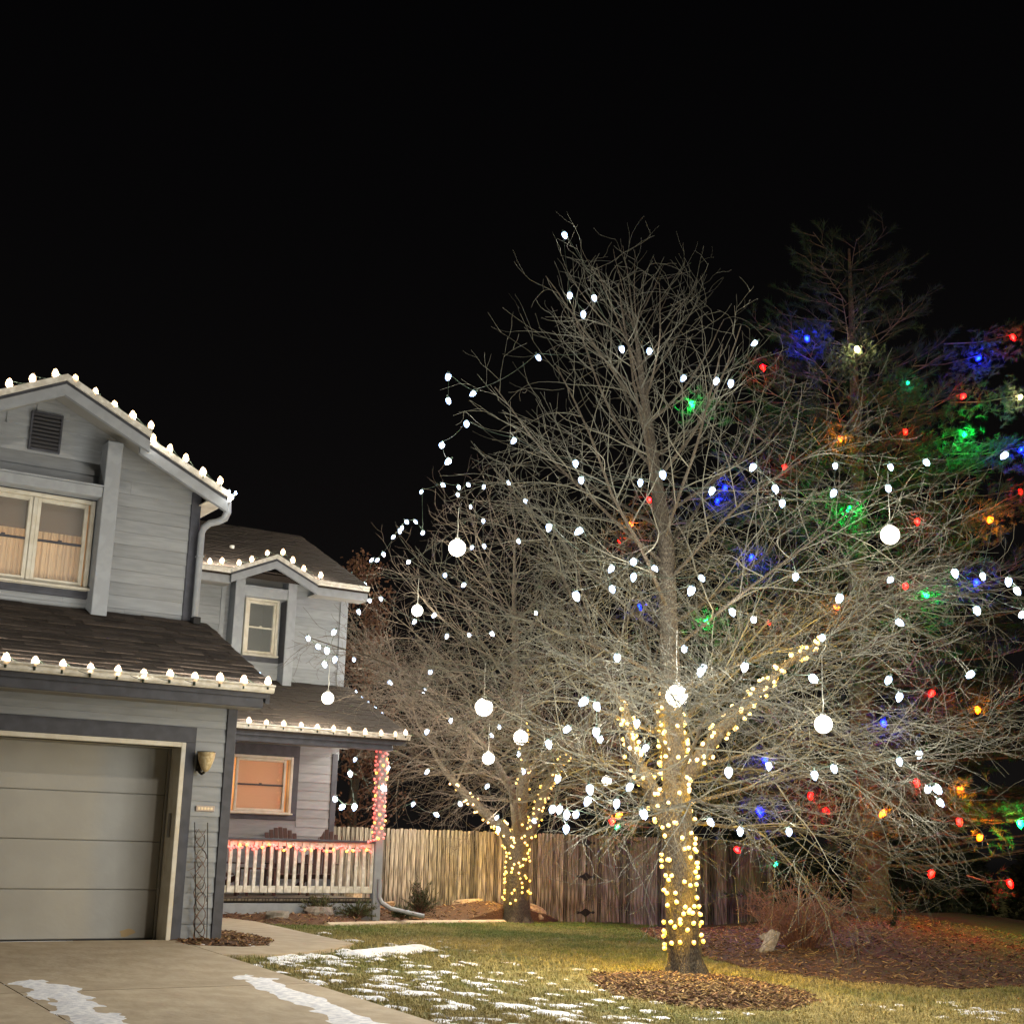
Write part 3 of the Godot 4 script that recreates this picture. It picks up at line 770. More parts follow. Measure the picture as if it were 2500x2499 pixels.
	m.prism(PackedVector2Array([Vector2(14.9, 1.74), Vector2(17.3, 2.80), Vector2(17.3, 2.63), Vector2(14.9, 1.6)]), -6.23, -6.18, Transform3D(Basis(V(0, 0, -1), V(0, 1, 0), V(-1, 0, 0)), Vector3.ZERO))
	part("rake_board", m, M.slate, house)
	# ---- upper gable wall
	var u := -17.3
	var ridge := Vector2(3.96, 5.66)
	var pitch := 0.476
	m = MB.new()
	m.prism(PackedVector2Array([Vector2(1.92, 2.5), Vector2(6.0, 2.5), Vector2(6.0, 4.62), Vector2(3.96, 5.55), Vector2(1.92, 4.62)]), u - 0.2, u)
	m.box(V(5.85, 2.5, -24.4), V(6.0, 4.55, u - 0.2))
	m.box(V(1.92, 2.5, -24.4), V(2.07, 4.55, u - 0.2))
	# the wall is open where the window stands
	var up := MB.new()
	for q in [[1.92, 3.11, 2.5, 4.6], [4.61, 6.0, 2.5, 4.6], [3.11, 4.61, 2.5, 3.08], [3.11, 4.61, 4.27, 4.6]]:
		up.box(V(q[0], q[2], u - 0.2), V(q[1], q[3], u))
	up.prism(PackedVector2Array([Vector2(1.92, 4.6), Vector2(6.0, 4.6), Vector2(6.0, 4.62), Vector2(3.96, 5.56), Vector2(1.92, 4.62)]), u - 0.2, u)
	up.box(V(5.85, 2.5, -24.4), V(6.0, 4.55, u - 0.2))
	up.box(V(1.92, 2.5, -24.4), V(2.07, 4.55, u - 0.2))
	var uw := part("upper_wall", up, M.siding[1], house)
	var gable := func(y: float, top: float) -> Array:
		var half := minf(2.04, (5.57 - top) / pitch)
		var l := 3.96 - half
		var r := minf(3.96 + half, 5.9)
		if y > 3.0 and y < 4.27:
			return [Vector2(l, 3.0), Vector2(4.72, r)]
		return [Vector2(l, r)] if r - l > 0.2 else []
	siding(uw, 2.75, 5.56, u, gable)
	block("corner_board", V(5.9, 2.7, u - 0.04), V(6.035, 4.62, u + 0.034), M.slate, house)
	block("base_trim", V(1.92, 2.74, u), V(5.9, 2.79, u + 0.04), M.slate, house)
	for x in [[2.90, 3.09], [4.625, 4.825]]:
		m = MB.new()
		m.box(V(x[0], 2.72, -17.0 - 0.298), V(x[1], 5.05, -17.0), 0.008)
		m.box(V(x[0] + 0.02, 2.665, -17.22), V(x[1] - 0.02, 2.72, -17.02), 0.005)
		part("pilaster", m, M.trim_light, house)
	block("brow_beam", V(3.09, 4.285, u + 0.002), V(4.625, 4.42, -17.02), M.trim_light, house, 0.008)
	block("brow_cap", V(3.09, 4.42, u + 0.002), V(4.625, 4.445, -17.0), M.trim_light, house, 0.006)
	block("window_apron", V(3.09, 2.985, u), V(4.625, 3.08, u + 0.05), M.slate, house)
	block("window_head", V(3.09, 4.27, u), V(4.625, 4.284, u + 0.05), M.slate, house, 0.0)
	var vent := part("gable_vent", frame_ring(3.685, 4.09, 4.825, 5.345, 0.03, u, u + 0.045), M.slate, house)
	block("vent_back", V(3.70, 4.84, u + 0.021), V(4.075, 5.33, u + 0.024), M.black, house, 0.0)
	for k in 9:
		obj("vent_slat", box_mesh(V(0.345, 0.05, 0.006)), M.vent, vent, Transform3D(Basis(Vector3.RIGHT, 0.8), V(3.8875, 4.88 + 0.052 * k, u + 0.035)))
	# the lit upper window with a half-drawn shade and curtains
	var uwin := window(3.11, 4.61, 3.08, 4.27, u, [Vector2(3.24, 3.78), Vector2(3.935, 4.485)], 3.665, M.slate, true)
	for s in [Vector2(3.2, 3.82), Vector2(3.9, 4.52)]:
		obj("roller_shade", box_mesh(V(s.y - s.x, 0.42, 0.004)), M.shade, uwin, Transform3D(Basis(), V((s.x + s.y) / 2.0, 4.01, u - 0.05)))
		m = MB.new()
		var p := PackedVector3Array()
		for k in 61:
			var t := k / 60.0
			p.append(V(lerpf(s.x, s.y, t), 0, u - 0.12 + 0.016 * sin(t * 52.0 + sin(t * 9.0) * 2.0) + 0.008 * sin(t * 117.0)))
		for k in 60:
			m.quad(V(p[k].x, 3.1, p[k].z), V(p[k + 1].x, 3.1, p[k + 1].z), V(p[k + 1].x, 3.88, p[k + 1].z), V(p[k].x, 3.88, p[k].z), Vector3.BACK)
		for k in range(0, 60):
			m.quad(V(p[k].x, 3.88, p[k].z), V(p[k + 1].x, 3.88, p[k + 1].z), V(p[k + 1].x, 3.93, u - 0.12 + (p[k + 1].z - u + 0.12) * 2.0), V(p[k].x, 3.93, u - 0.12 + (p[k].z - u + 0.12) * 2.0), Vector3.BACK)
		part("curtain", m, M.cloth, uwin)
	var rb := obj("room_bulb", c9_mesh(M.warm_bulb), null, uwin, Transform3D(Basis(), V(3.86, 3.75, u - 0.95)))
	lamp(V(3.86, 3.75, u - 0.95), Color(1.0, 0.80, 0.52), 0.2, 0.05, rb)
	# gable eaves: the bay stands forward of the roof to either side
	rake(3.96, 5.665, 5.105, 5.12, -16.80)
	rake(2.815, 5.12, 3.96, 5.665, -16.80)
	rake(5.03, 5.13, 6.28, 4.535, -16.97)
	rake(1.64, 4.535, 2.89, 5.13, -16.97)
	m = MB.new()
	var slab := func(mb: MB, x0: float, x1: float, z0: float, z1: float) -> void:
		for s: float in [-1.0, 1.0]:
			var a := 3.96 + s * x0
			var b := 3.96 + s * x1
			mb.prism(PackedVector2Array([Vector2(a, 5.665 - x0 * pitch - 0.02), Vector2(b, 5.665 - x1 * pitch - 0.02), Vector2(b, 5.665 - x1 * pitch + 0.07), Vector2(a, 5.665 - x0 * pitch + 0.07)]), z0, z1)
	slab.call(m, 0.0, 1.145, -17.3, -16.83)
	slab.call(m, 0.0, 2.32, -24.6, -17.002)
	part("upper_roof", m, M.shingle[1], house)
	m = MB.new()
	for s: float in [-1.0, 1.0]:
		for q in [[0.0, 1.14, -17.29, -16.84], [1.14, 2.3, -17.29, -17.004]]:
			m.prism(PackedVector2Array([Vector2(3.96 + s * q[0], 5.57 - q[0] * pitch), Vector2(3.96 + s * q[1], 5.57 - q[1] * pitch), Vector2(3.96 + s * q[1], 5.555 - q[1] * pitch), Vector2(3.96 + s * q[0], 5.555 - q[0] * pitch)]), q[2], q[3])
	part("soffit", m, M.soffit, house)
	block("soffit", V(6.0, 4.44, -24.4), V(6.25, 4.455, -17.0), M.cream, house, 0.0)
	# side gutter seen end on, and its downspout
	m = MB.new()
	m.prism(PackedVector2Array([Vector2(6.255, 4.48), Vector2(6.32, 4.48), Vector2(6.36, 4.53), Vector2(6.37, 4.59), Vector2(6.255, 4.59)]), -24.4, -16.95)
	part("gutter", m, M.white, house)
	m = MB.new()
	m.tube(PackedVector3Array([V(6.32, 4.5, -17.05), V(6.33, 4.36, -17.05), V(6.30, 4.27, -17.06), V(6.22, 4.22, -17.08), V(6.12, 4.19, -17.12), V(6.065, 4.13, -17.18), V(6.045, 4.05, -17.2), V(6.045, 2.86, -17.2)]), PackedFloat32Array([0.055, 0.055, 0.055, 0.055, 0.055, 0.055, 0.055, 0.055]), 4, true, 0.4)
	m.box(V(6.0, 3.72, -17.26), V(6.09, 3.745, -17.14), 0.003)
	part("downspout", m, M.trim_light, house)
	block("downspout_end", V(6.0, 2.80, -17.24), V(6.1, 2.9, -17.1), M.black, house)
	center_build()

func center_build() -> void:
	var z := -24.4
	var m := MB.new()
	# back block: wall open at its two windows
	for q in [[5.97, 9.55, 3.5, 4.63], [10.25, 11.74, 3.5, 4.63], [5.97, 11.74, 4.63, 5.02], [5.97, 11.74, 1.64, 3.5], [5.97, 9.5, 0.545, 1.64], [10.755, 11.70, 0.545, 1.64], [5.97, 11.70, -1.3, 0.545]]:
		m.box(V(q[0], q[2], z - 0.2), V(q[1], q[3], z))
	m.prism(PackedVector2Array([Vector2(9.2, 5.02), Vector2(10.7, 5.02), Vector2(9.96, 5.33)]), z - 0.2, z)
	m.box(V(11.55, -1.3, -32.0), V(11.70, 5.0, z - 0.2))
	var w := part("main_wall", m, M.siding[1], house)
	siding(w, 3.02, 4.86, z, func(y, _t): return [Vector2(5.97, 9.15), Vector2(10.62, 11.58)] + ([] if y > 3.38 and y < 4.7 else [Vector2(9.5, 10.4)]))
	siding(w, -0.85, 1.75, z, func(y, _t): return [Vector2(10.9, 11.59)] + ([Vector2(5.97, 10.9)] if y < 0.3 else [Vector2(5.97, 9.36)]))
	block("corner_board", V(9.06, 3.0, z), V(9.15, 4.87, z + 0.03), M.trim_light, house)
	block("corner_board", V(11.58, 3.0, z - 0.03), V(11.745, 4.87, z + 0.033), M.trim_light, house)
	block("corner_board", V(11.59, -0.85, z - 0.03), V(11.71, 1.75, z + 0.033), M.slate, house)
	block("window_trim", V(9.36, 0.455, z), V(10.89, 0.545, z + 0.045), M.slate, house)
	block("window_trim", V(9.36, 1.637, z), V(10.89, 1.85, z + 0.045), M.slate, house)
	block("window_trim", V(10.757, 0.545, z), V(10.89, 1.637, z + 0.045), M.slate, house)
	block("window_trim", V(9.36, 0.545, z), V(9.498, 1.637, z + 0.045), M.slate, house)
	var lw := window(9.5, 10.755, 0.545, 1.635, z, [Vector2(9.66, 10.575)], 1.09, M.slate, true)
	for k in 16:
		obj("blind_slat", box_mesh(V(0.96, 0.056, 0.003)), M.blind, lw, Transform3D(Basis(Vector3.RIGHT, -1.25), V(10.12, 0.665 + 0.0555 * k, z - 0.06)).rotated_local(Vector3.RIGHT, 1.25 + 1.57 - 1.35))
	var rb := obj("room_bulb", c9_mesh(M.warm_bulb), null, lw, Transform3D(Basis(), V(10.12, 1.2, z - 0.9)))
	lamp(V(10.12, 1.2, z - 0.9), Color(1.0, 0.74, 0.48), 0.3, 0.05, rb)
	window(9.55, 10.25, 3.5, 4.63, z, [Vector2(9.655, 10.145)], 4.06, M.cream, false)
	block("window_trim", V(9.45, 3.4, z), V(10.36, 3.5, z + 0.045), M.slate, house)
	block("window_trim", V(9.45, 4.632, z), V(10.36, 4.66, z + 0.045), M.black, house, 0.0)
	# dormer bay: pilasters, brow, little gable
	for x in [[9.235, 9.43], [10.315, 10.50]]:
		block("pilaster", V(x[0], 2.95, z + 0.002), V(x[1], 4.98, -24.1), M.trim_light, house, 0.008)
	block("pilaster_lining", V(10.306, 3.4, z + 0.004), V(10.314, 4.6, -24.115), M.slate, house, 0.0)
	block("brow_beam", V(9.43, 4.62, z + 0.002), V(10.315, 4.79, -24.12), M.trim_light, house, 0.006)
	block("brow_cap", V(9.43, 4.79, z + 0.002), V(10.315, 4.82, -24.1), M.trim_light, house, 0.005)
	block("gable_panel", V(9.43, 4.82, z + 0.002), V(10.315, 5.05, z + 0.02), M.siding[0], house, 0.0)
	rake(9.07, 4.985, 9.97, 5.37, -23.98)
	rake(9.97, 5.37, 10.87, 4.97, -23.98)
	m = MB.new()
	for s: float in [-1.0, 1.0]:
		m.prism(PackedVector2Array([Vector2(9.97, 5.35), Vector2(9.97 + s * 0.92, 4.96), Vector2(9.97 + s * 0.92, 5.05), Vector2(9.97, 5.44)]), -25.2, -24.01)
	var df := MB.new()
	for s: float in [-1.0, 1.0]:
		df.prism(PackedVector2Array([Vector2(9.97, 5.335), Vector2(9.97 + s * 0.9, 4.955), Vector2(9.97 + s * 0.9, 4.945), Vector2(9.97, 5.322)]), -24.39, -24.012)
	part("soffit", df, M.trim_light, house)
	var dr := part("dormer_roof", m, M.shingle[1], house)
	dr.set_meta("label", "small gable roof over the dormer window")
	# main eave and roof
	for s in [[5.97, 9.1], [10.84, 12.0]]:
		block("fascia", V(s[0], 4.79, -24.06), V(s[1], 4.965, -24.03), M.trim_light, house)
		block("soffit", V(s[0], 4.78, z), V(s[1], 4.795, -24.06), M.soffit, house, 0.0)
		gutter(s[0], s[1], 4.975, -24.03)
	m = MB.new()
	m.prism(PackedVector2Array([Vector2(24.0, 5.05), Vector2(27.6, 6.75), Vector2(31.4, 5.0), Vector2(31.4, 4.9), Vector2(27.6, 6.62), Vector2(24.0, 4.93)]), -12.0, -5.5, Transform3D(Basis(V(0, 0, -1), V(0, 1, 0), V(-1, 0, 0)), Vector3.ZERO))
	var mr := part("main_roof", m, M.shingle[3], house)
	roof_shingles(mr, 5.9, 12.0, 5.065, -24.0, 6.75, -27.55, false)
	m = MB.new()
	m.tube(PackedVector3Array([V(9.62, 5.6, -25.5), V(9.62, 5.85, -25.5)]), PackedFloat32Array([0.05, 0.05]), 10, true)
	part("roof_pipe", m, M.white, house)
	# porch roof
	m = MB.new()
	m.prism(PackedVector2Array([Vector2(21.82, 1.96), Vector2(24.4, 3.05), Vector2(24.4, 2.93), Vector2(21.82, 1.86)]), -11.86, -5.97, Transform3D(Basis(V(0, 0, -1), V(0, 1, 0), V(-1, 0, 0)), Vector3.ZERO))
	var pr := part("porch_roof", m, M.shingle[3], house)
	roof_shingles(pr, 6.0, 11.88, 1.972, -21.80, 3.055, -24.38, false)
	block("porch_beam", V(5.97, 1.70, -22.1), V(11.62, 1.885, -21.93), M.slate, house)
	block("fascia", V(5.97, 1.80, -21.90), V(11.86, 1.93, -21.87), M.slate, house)
	gutter(5.97, 11.9, 1.90, -21.868)
	block("porch_ceiling", V(5.97, 1.86, z), V(11.86, 1.878, -21.9), M.soffit, house, 0.0)
	m = MB.new()
	m.prism(PackedVector2Array([Vector2(21.86, 1.95), Vector2(24.4, 2.99), Vector2(24.4, 1.87), Vector2(21.86, 1.87)]), -11.87, -11.85, Transform3D(Basis(V(0, 0, -1), V(0, 1, 0), V(-1, 0, 0)), Vector3.ZERO))
	part("porch_gable", m, M.siding[0], house)
	# deck
	m = MB.new()
	m.box(V(5.97, -0.93, z), V(11.44, -0.89, -22.12), 0.004)
	part("porch_floor", m, M.wood[0], house)
	block("porch_skirt", V(5.97, -1.45, -22.19), V(11.44, -0.965, -22.13), M.trim_light, house)
	m = MB.new()
	var top := PackedVector2Array()
	var low := PackedVector2Array()
	for k in 41:
		var x := lerpf(5.97, 11.3, k / 40.0)
		top.append(Vector2(x, -0.875))
		low.append(Vector2(x, -0.955 - 0.018 * sin(x * 3.1) * smoothstep(8.0, 10.0, x) + 0.06 * smoothstep(10.35, 10.75, x)))
	low.reverse()
	top.append_array(low)
	m.prism(top, -22.20, -22.192)
	part("canvas_strip", m, M.patch, house)
	block("deck_joist", V(5.97, -0.965, -22.19), V(11.44, -0.875, -22.15), M.black, house, 0.0)
	for x in [8.95, 9.6, 10.25]:
		block("joist_end", V(x, -0.94, -22.19), V(x + 0.06, -0.86, -22.17), M.slate, house, 0.0)
	m = MB.new()
	m.box(V(8.2, 0.066, -22.27), V(11.46, 0.108, -22.10), 0.008)
	var rail := part("porch_railing", m, M.slate, house)
	for q in [["top_rail", -0.02, 0.064], ["bottom_rail", -0.797, -0.682]]:
		obj(q[0], box_mesh(V(3.2, q[2] - q[1], 0.04), 0.005), M.white, rail, Transform3D(Basis(), V(9.84, (q[1] + q[2]) / 2.0, -22.20)))
	for k in 22:
		var x := 8.462 + 0.1472 * k - (0.1472 if k > 30 else 0.0)
		if x > 11.40:
			continue
		obj("baluster", box_mesh(V(0.058, 0.83, 0.036), 0.005), M.white, rail, Transform3D(Basis(Vector3.BACK, rng.randf_range(-0.006, 0.006)), V(x, -0.375, -22.158)))
	obj("end_post", box_mesh(V(0.05, 0.86, 0.05), 0.005), M.white, rail, Transform3D(Basis(), V(11.435, -0.365, -22.19)))
	block("porch_post", V(11.47, -1.3, -22.28), V(11.625, 1.86, -22.13), M.trim_light, house, 0.01)
	m = MB.new()
	m.tube(PackedVector3Array([V(11.56, -0.55, -22.09), V(11.56, -0.86, -22.08), V(11.60, -0.95, -22.05), V(11.75, -1.05, -21.98), V(12.3, -1.17, -21.75)]), PackedFloat32Array([0.042, 0.042, 0.042, 0.042, 0.045]), 4, true, 0.5)
	part("downspout", m, M.trim_light, house)


# ---------------------------------------------------------------- yard things
func fence_build() -> void:
	var f := thing("board_fence", "weathered wooden privacy fence with dog-eared pickets and an ornate black-hinged gate", "fence", V(17.8, -1.45, -25.77))
	var shapes := []
	for k in 5:
		var m := MB.new()
		var h := 1.0
		var w := 0.0448
		m.prism(PackedVector2Array([Vector2(-w, 0), Vector2(w, 0), Vector2(w, h - 0.014), Vector2(w * 0.75, h - 0.004), Vector2(w * 0.35, h), Vector2(-w * 0.35, h), Vector2(-w * 0.75, h - 0.004), Vector2(-w, h - 0.014)]), -0.009, 0.009)
		shapes.append(m.done())
	var x := 11.78
	var k := 0
	while x < 24.6:
		var y0 := ground(x, -25.77) - 0.02 + (0.06 if x > 18.8 and x < 20.0 else 0.0) + rng.randf_range(0, 0.02)
		var y1 := 0.395 + rng.randf_range(-0.012, 0.012)
		var wide := rng.randf_range(0.94, 1.03)
		obj("picket", shapes[k % 5], M.wood[rng.randi() % 6], f, Transform3D(Basis(Vector3.BACK, rng.randf_range(-0.004, 0.004)) * Basis(Vector3.UP, rng.randf_range(-0.05, 0.05)) * Basis.from_scale(V(wide, y1 - y0, 1)), V(x, y0, -25.77 + rng.randf_range(-0.004, 0.006))))
		x += 0.1035 + (0.02 if absf(x - 18.74) < 0.05 else 0.0)
		k += 1
	for y in [-1.15, -0.45, 0.18]:
		block("fence_rail", V(11.7, y, -25.85), V(24.6, y + 0.09, -25.785), M.wood[3], f)
	var hinge := MB.new()
	hinge.prism(PackedVector2Array([Vector2(-0.26, 0.0), Vector2(-0.235, 0.028), Vector2(-0.2, 0.03), Vector2(-0.17, 0.012), Vector2(-0.11, 0.03), Vector2(-0.05, 0.07), Vector2(0.0, 0.095), Vector2(0.05, 0.07), Vector2(0.11, 0.03), Vector2(0.17, 0.012), Vector2(0.2, 0.03), Vector2(0.235, 0.028), Vector2(0.26, 0.0), Vector2(0.235, -0.028), Vector2(0.2, -0.03), Vector2(0.17, -0.012), Vector2(0.11, -0.03), Vector2(0.05, -0.07), Vector2(0.0, -0.095), Vector2(-0.05, -0.07), Vector2(-0.11, -0.03), Vector2(-0.17, -0.012), Vector2(-0.2, -0.03), Vector2(-0.235, -0.028)]), -0.004, 0.004)
	hinge.tube(PackedVector3Array([V(0, -0.08, 0.008), V(0, 0.08, 0.008)]), PackedFloat32Array([0.012, 0.012]), 8, true)
	var hm := hinge.done()
	for y in [0.222, -0.53, -1.315]:
		obj("hinge", hm, M.black, f, Transform3D(Basis(), V(18.76, y, -25.752)))

func rock_mesh(size: Vector3, sd: int) -> ArrayMesh:
	var s := SphereMesh.new()
	s.radius = 1.0
	s.height = 2.0
	s.radial_segments = 18
	s.rings = 10
	var a := s.get_mesh_arrays()
	var f := FastNoiseLite.new()
	f.seed = sd
	f.frequency = 0.8
	var vs: PackedVector3Array = a[Mesh.ARRAY_VERTEX]
	for i in vs.size():
		var p := vs[i]
		var q := p * (1.0 + 0.45 * f.get_noise_3dv(p * 1.2) + 0.12 * f.get_noise_3dv(p * 4.0))
		q = V(clampf(q.x, -0.86, 0.9), clampf(q.y, -0.8, 0.78), clampf(q.z, -0.88, 0.84))
		vs[i] = q * size
	var m := MB.new()
	var ix: PackedInt32Array = a[Mesh.ARRAY_INDEX]
	for k in range(0, ix.size(), 3):
		var c := (vs[ix[k]] + vs[ix[k + 1]] + vs[ix[k + 2]]) / 3.0
		if vs[ix[k]].distance_to(vs[ix[k + 1]]) > 1e-4 and vs[ix[k + 2]].distance_to(vs[ix[k + 1]]) > 1e-4 and vs[ix[k]].distance_to(vs[ix[k + 2]]) > 1e-4:
			m.flat(vs[ix[k]], vs[ix[k + 1]], vs[ix[k + 2]], c)
	return m.done()

func rock(label: String, size: Vector3, at: Vector3, turn: Basis, kind: int, sd: int) -> void:
	tag(obj("rock", rock_mesh(size, sd), M.stone[kind], null, Transform3D(turn, at)), label, "rock", "landscape rocks")

func chair(at: Vector3, turn: float, label: String) -> void:
	var o := thing("porch_chair", label, "chair", at, "chairs on the porch")
	o.rotation.y = turn
	var xf := o.global_transform
	for k in 7:
		var x := -0.27 + 0.09 * k
		var h := 0.78 + 0.16 * cos(x * 4.6)
		obj("back_slat", box_mesh(V(0.078, h, 0.02), 0.008), M.paint_wood, o, xf * Transform3D(Basis(Vector3.RIGHT, -0.35), V(x, 0.3 + h / 2.0, -0.28 - h * 0.17)))
	for k in 5:
		obj("seat_slat", box_mesh(V(0.56, 0.02, 0.085), 0.006), M.paint_wood, o, xf * Transform3D(Basis(Vector3.RIGHT, 0.2), V(0, 0.3 + 0.018 * k, -0.2 + 0.095 * k)))
	for s: float in [-1.0, 1.0]:
		obj("armrest", box_mesh(V(0.13, 0.022, 0.72), 0.008), M.paint_wood, o, xf * Transform3D(Basis(), V(s * 0.34, 0.56, -0.02)))
		obj("leg", box_mesh(V(0.03, 0.56, 0.09), 0.006), M.paint_wood, o, xf * Transform3D(Basis(), V(s * 0.31, 0.27, 0.26)))
		obj("leg", box_mesh(V(0.03, 0.09, 0.9), 0.006), M.paint_wood, o, xf * Transform3D(Basis(Vector3.RIGHT, -0.3), V(s * 0.27, 0.19, -0.1)))

func needle_bush(called: String, label: String, at: Vector3, spread: Vector3, count: int, col: Color) -> void:
	var o := thing(called, label, "shrub", at, "evergreen shrubs in the bed")
	var st := MB.new()
	var nd := MB.new()
	nd.tinted = true
	for k in count:
		var a := rng.randf() * TAU
		var e := rng.randf_range(0.1, 1.3)
		var d := V(cos(a) * cos(e) * spread.x, sin(e) * spread.y, sin(a) * cos(e) * spread.z) * rng.randf_range(0.45, 1.0)
		var p := PackedVector3Array([at, at + d * 0.5 + V(0, 0.03, 0), at + d])
		st.tube(p, PackedFloat32Array([0.006, 0.004, 0.002]), 3)
		for j in 16:
			var t := rng.randf_range(0.35, 1.05)
			var b := at + d * t + V(0, 0.03 * sin(t * PI), 0)
			var q := (d.normalized() + Vector3(rng.randf_range(-1, 1), rng.randf_range(-0.7, 1), rng.randf_range(-1, 1)) * 0.9).normalized() * rng.randf_range(0.04, 0.09)
			var s := q.cross(Vector3(rng.randf_range(-1, 1), 1, rng.randf_range(-1, 1))).normalized() * 0.008
			nd.col = col * rng.randf_range(0.55, 1.5)
			nd.flat(b - s, b + s, b + q)
	part("stems", st, M.dry_twig, o).set_meta("kind", "stuff")
	part("foliage", nd, M.leaf, o).set_meta("kind", "stuff")


# ---------------------------------------------------------------- trees
func grow(m: Array, p0: Vector3, dir: Vector3, length: float, r0: float, level: int, o: Dictionary) -> void:
	var segs: int = [9, 7, 5, 3][level]
	var p := PackedVector3Array([p0])
	var r := PackedFloat32Array([r0])
	var d := dir.normalized()
	var wig: float = [0.10, 0.19, 0.27, 0.34][level]
	var lift: float = o.lift + [0.0, 0.0, 0.03, 0.05][level] * rng.randf_range(-0.8, 1.6)
	var curl: Vector3 = Vector3(rng.randf_range(-1, 1), rng.randf_range(-1, 1), rng.randf_range(-1, 1)) * [0.03, 0.10, 0.17, 0.2][level]
	for k in segs:
		var t := (k + 1.0) / segs
		d = (d + curl + Vector3(rng.randf_range(-1, 1), rng.randf_range(-1, 1), rng.randf_range(-1, 1)) * wig + V(0, lift * (0.4 + t), 0)).normalized()
		p.append(p[-1] + d * length / segs)
		r.append(maxf(lerpf(r0, r0 * 0.28, t), 0.0024))
	m[level].tube(p, r, [6, 4, 3, 3][level])
	if level == 3:
		return
	var gap: float = o.gaps[level] * o.thin
	var s: float = gap * rng.randf() + length * [0.18, 0.1, 0.15][level]
	var flip := 1.0
	while s < length:
		var f := s / length * segs
		var i := mini(int(f), segs - 1)
		var at := p[i].lerp(p[i + 1], f - i)
		var along := (p[i + 1] - p[i]).normalized()
		var side := along.cross(Vector3.UP).normalized().rotated(along, rng.randf_range(-0.9, 0.9)) * flip
		flip = -flip
		var rest := 1.0 - s / length
		var l: float = [0.35 + 0.42 * length * (0.25 + rest), 0.22 + 0.5 * length * (0.3 + rest) * rng.randf_range(0.6, 1.2), 0.14 + 0.6 * length * rng.randf_range(0.3, 1.0)][level]
		var rr := maxf(lerpf(r[i], r[i + 1], f - i) * [0.5, 0.55, 0.7][level], 0.0032)
		grow(m, at, along * rng.randf_range(0.55, 1.0) + side * rng.randf_range(0.5, 1.0), l, rr, level + 1, o)
		s += gap * rng.randf_range(0.7, 1.35)

# leader: points of the main stem; forks: other wrapped stems; limbs spring from the leader
func bare_tree(called: String, label: String, base: Vector3, leader: PackedVector3Array, radii: PackedFloat32Array, forks: Array, limbs: int, first: float, reach: Callable, o: Dictionary, bark: Material, twigs: Material) -> void:
	var tree := thing(called, label, "tree", base)
	var m := MB.new()
	m.tube(leader, radii, 14)
	# root flare
	for k in 6:
		var a := TAU * k / 6.0 + 0.3
		var q := V(cos(a), 0, sin(a))
		m.tube(PackedVector3Array([leader[0] + q * radii[0] * 0.5 + V(0, 0.28, 0), leader[0] + q * radii[0] * 0.9 + V(0, 0.08, 0), leader[0] + q * radii[0] * 1.35 + V(0, -0.16, 0)]), PackedFloat32Array([radii[0] * 0.35, radii[0] * 0.4, radii[0] * 0.25]), 7)
	part("trunk", m, bark, tree)
	var mb := [MB.new(), MB.new(), MB.new(), MB.new()]
	var one := func(at: Vector3, dir: Vector3, length: float, r: float) -> void:
		mb[0] = MB.new()
		grow(mb, at, dir, length, r, 0, o)
		part("limb", mb[0], bark, tree)
	for f in forks:
		m = MB.new()
		m.tube(f.path, f.r, 10)
		part("limb", m, bark, tree)
		var e: Vector3 = f.path[-1] - f.path[-2]
		o.lift = o.low
		one.call(f.path[-1], e, f.reach, f.r[-1] * 0.85)
		for k in 3:
			var at: Vector3 = f.path[-1].lerp(f.path[-2], 0.3 * k)
			one.call(at, e.normalized() + Vector3(rng.randf_range(-1, 1), rng.randf_range(-0.2, 0.5), rng.randf_range(-1, 1)), f.reach * 0.8, f.r[-1] * 0.42)
	for k in limbs:
		var t := first + (0.985 - first) * pow((k + 0.5) / limbs, 1.15)
		var f := t * (leader.size() - 1)
		var i := mini(int(f), leader.size() - 2)
		var at := leader[i].lerp(leader[i + 1], f - i)
		var high := (at.y - base.y) / (leader[-1].y - base.y)
		var a := k * 2.39996 + rng.randf_range(-0.3, 0.3)
		var e := lerpf(0.02, 0.86, high) + rng.randf_range(-0.12, 0.15)
		var l: float = reach.call(high, a)
		o.thin = lerpf(0.85, 2.0, smoothstep(0.2, 1.0, high))
		o.lift = lerpf(o.low, o.top, smoothstep(0.2, 0.8, high))
		one.call(at, V(cos(a) * cos(e), sin(e), sin(a) * cos(e)), l, clampf(lerpf(radii[i], radii[i + 1], f - i) * 0.33, 0.009, 0.026))
	o.lift = o.top
	one.call(leader[-1], leader[-1] - leader[-2], 0.9, radii[-1])
	part("branches", mb[1], twigs, tree).set_meta("kind", "stuff")
	part("twigs", mb[2], twigs, tree).set_meta("kind", "stuff")
	part("twig_tips", mb[3], twigs, tree).set_meta("kind", "stuff")

func path_at(p: PackedVector3Array, t: float) -> Vector3:
	var f := clampf(t, 0, 0.9999) * (p.size() - 1)
	return p[int(f)].lerp(p[int(f) + 1], f - int(f))

# points wound round a stem
func wound(p: PackedVector3Array, r: PackedFloat32Array, t0: float, t1: float, count: int, turns: float) -> Array:
	var out := []
	for k in count:
		var t := lerpf(t0, t1, (k + 0.5) / count)
		var f := clampf(t, 0, 0.9999) * (p.size() - 1)
		var i := int(f)
		var along := (p[i + 1] - p[i]).normalized()
		var u := along.cross(Vector3.RIGHT).normalized()
		var a := TAU * turns * k / count + rng.randf_range(-1.6, 1.6)
		var rr := lerpf(r[i], r[i + 1], f - i) + 0.03
		out.append(p[i].lerp(p[i + 1], f - i) + (u * cos(a) + along.cross(u) * sin(a)) * rr + along * rng.randf_range(-0.09, 0.09))
	return out

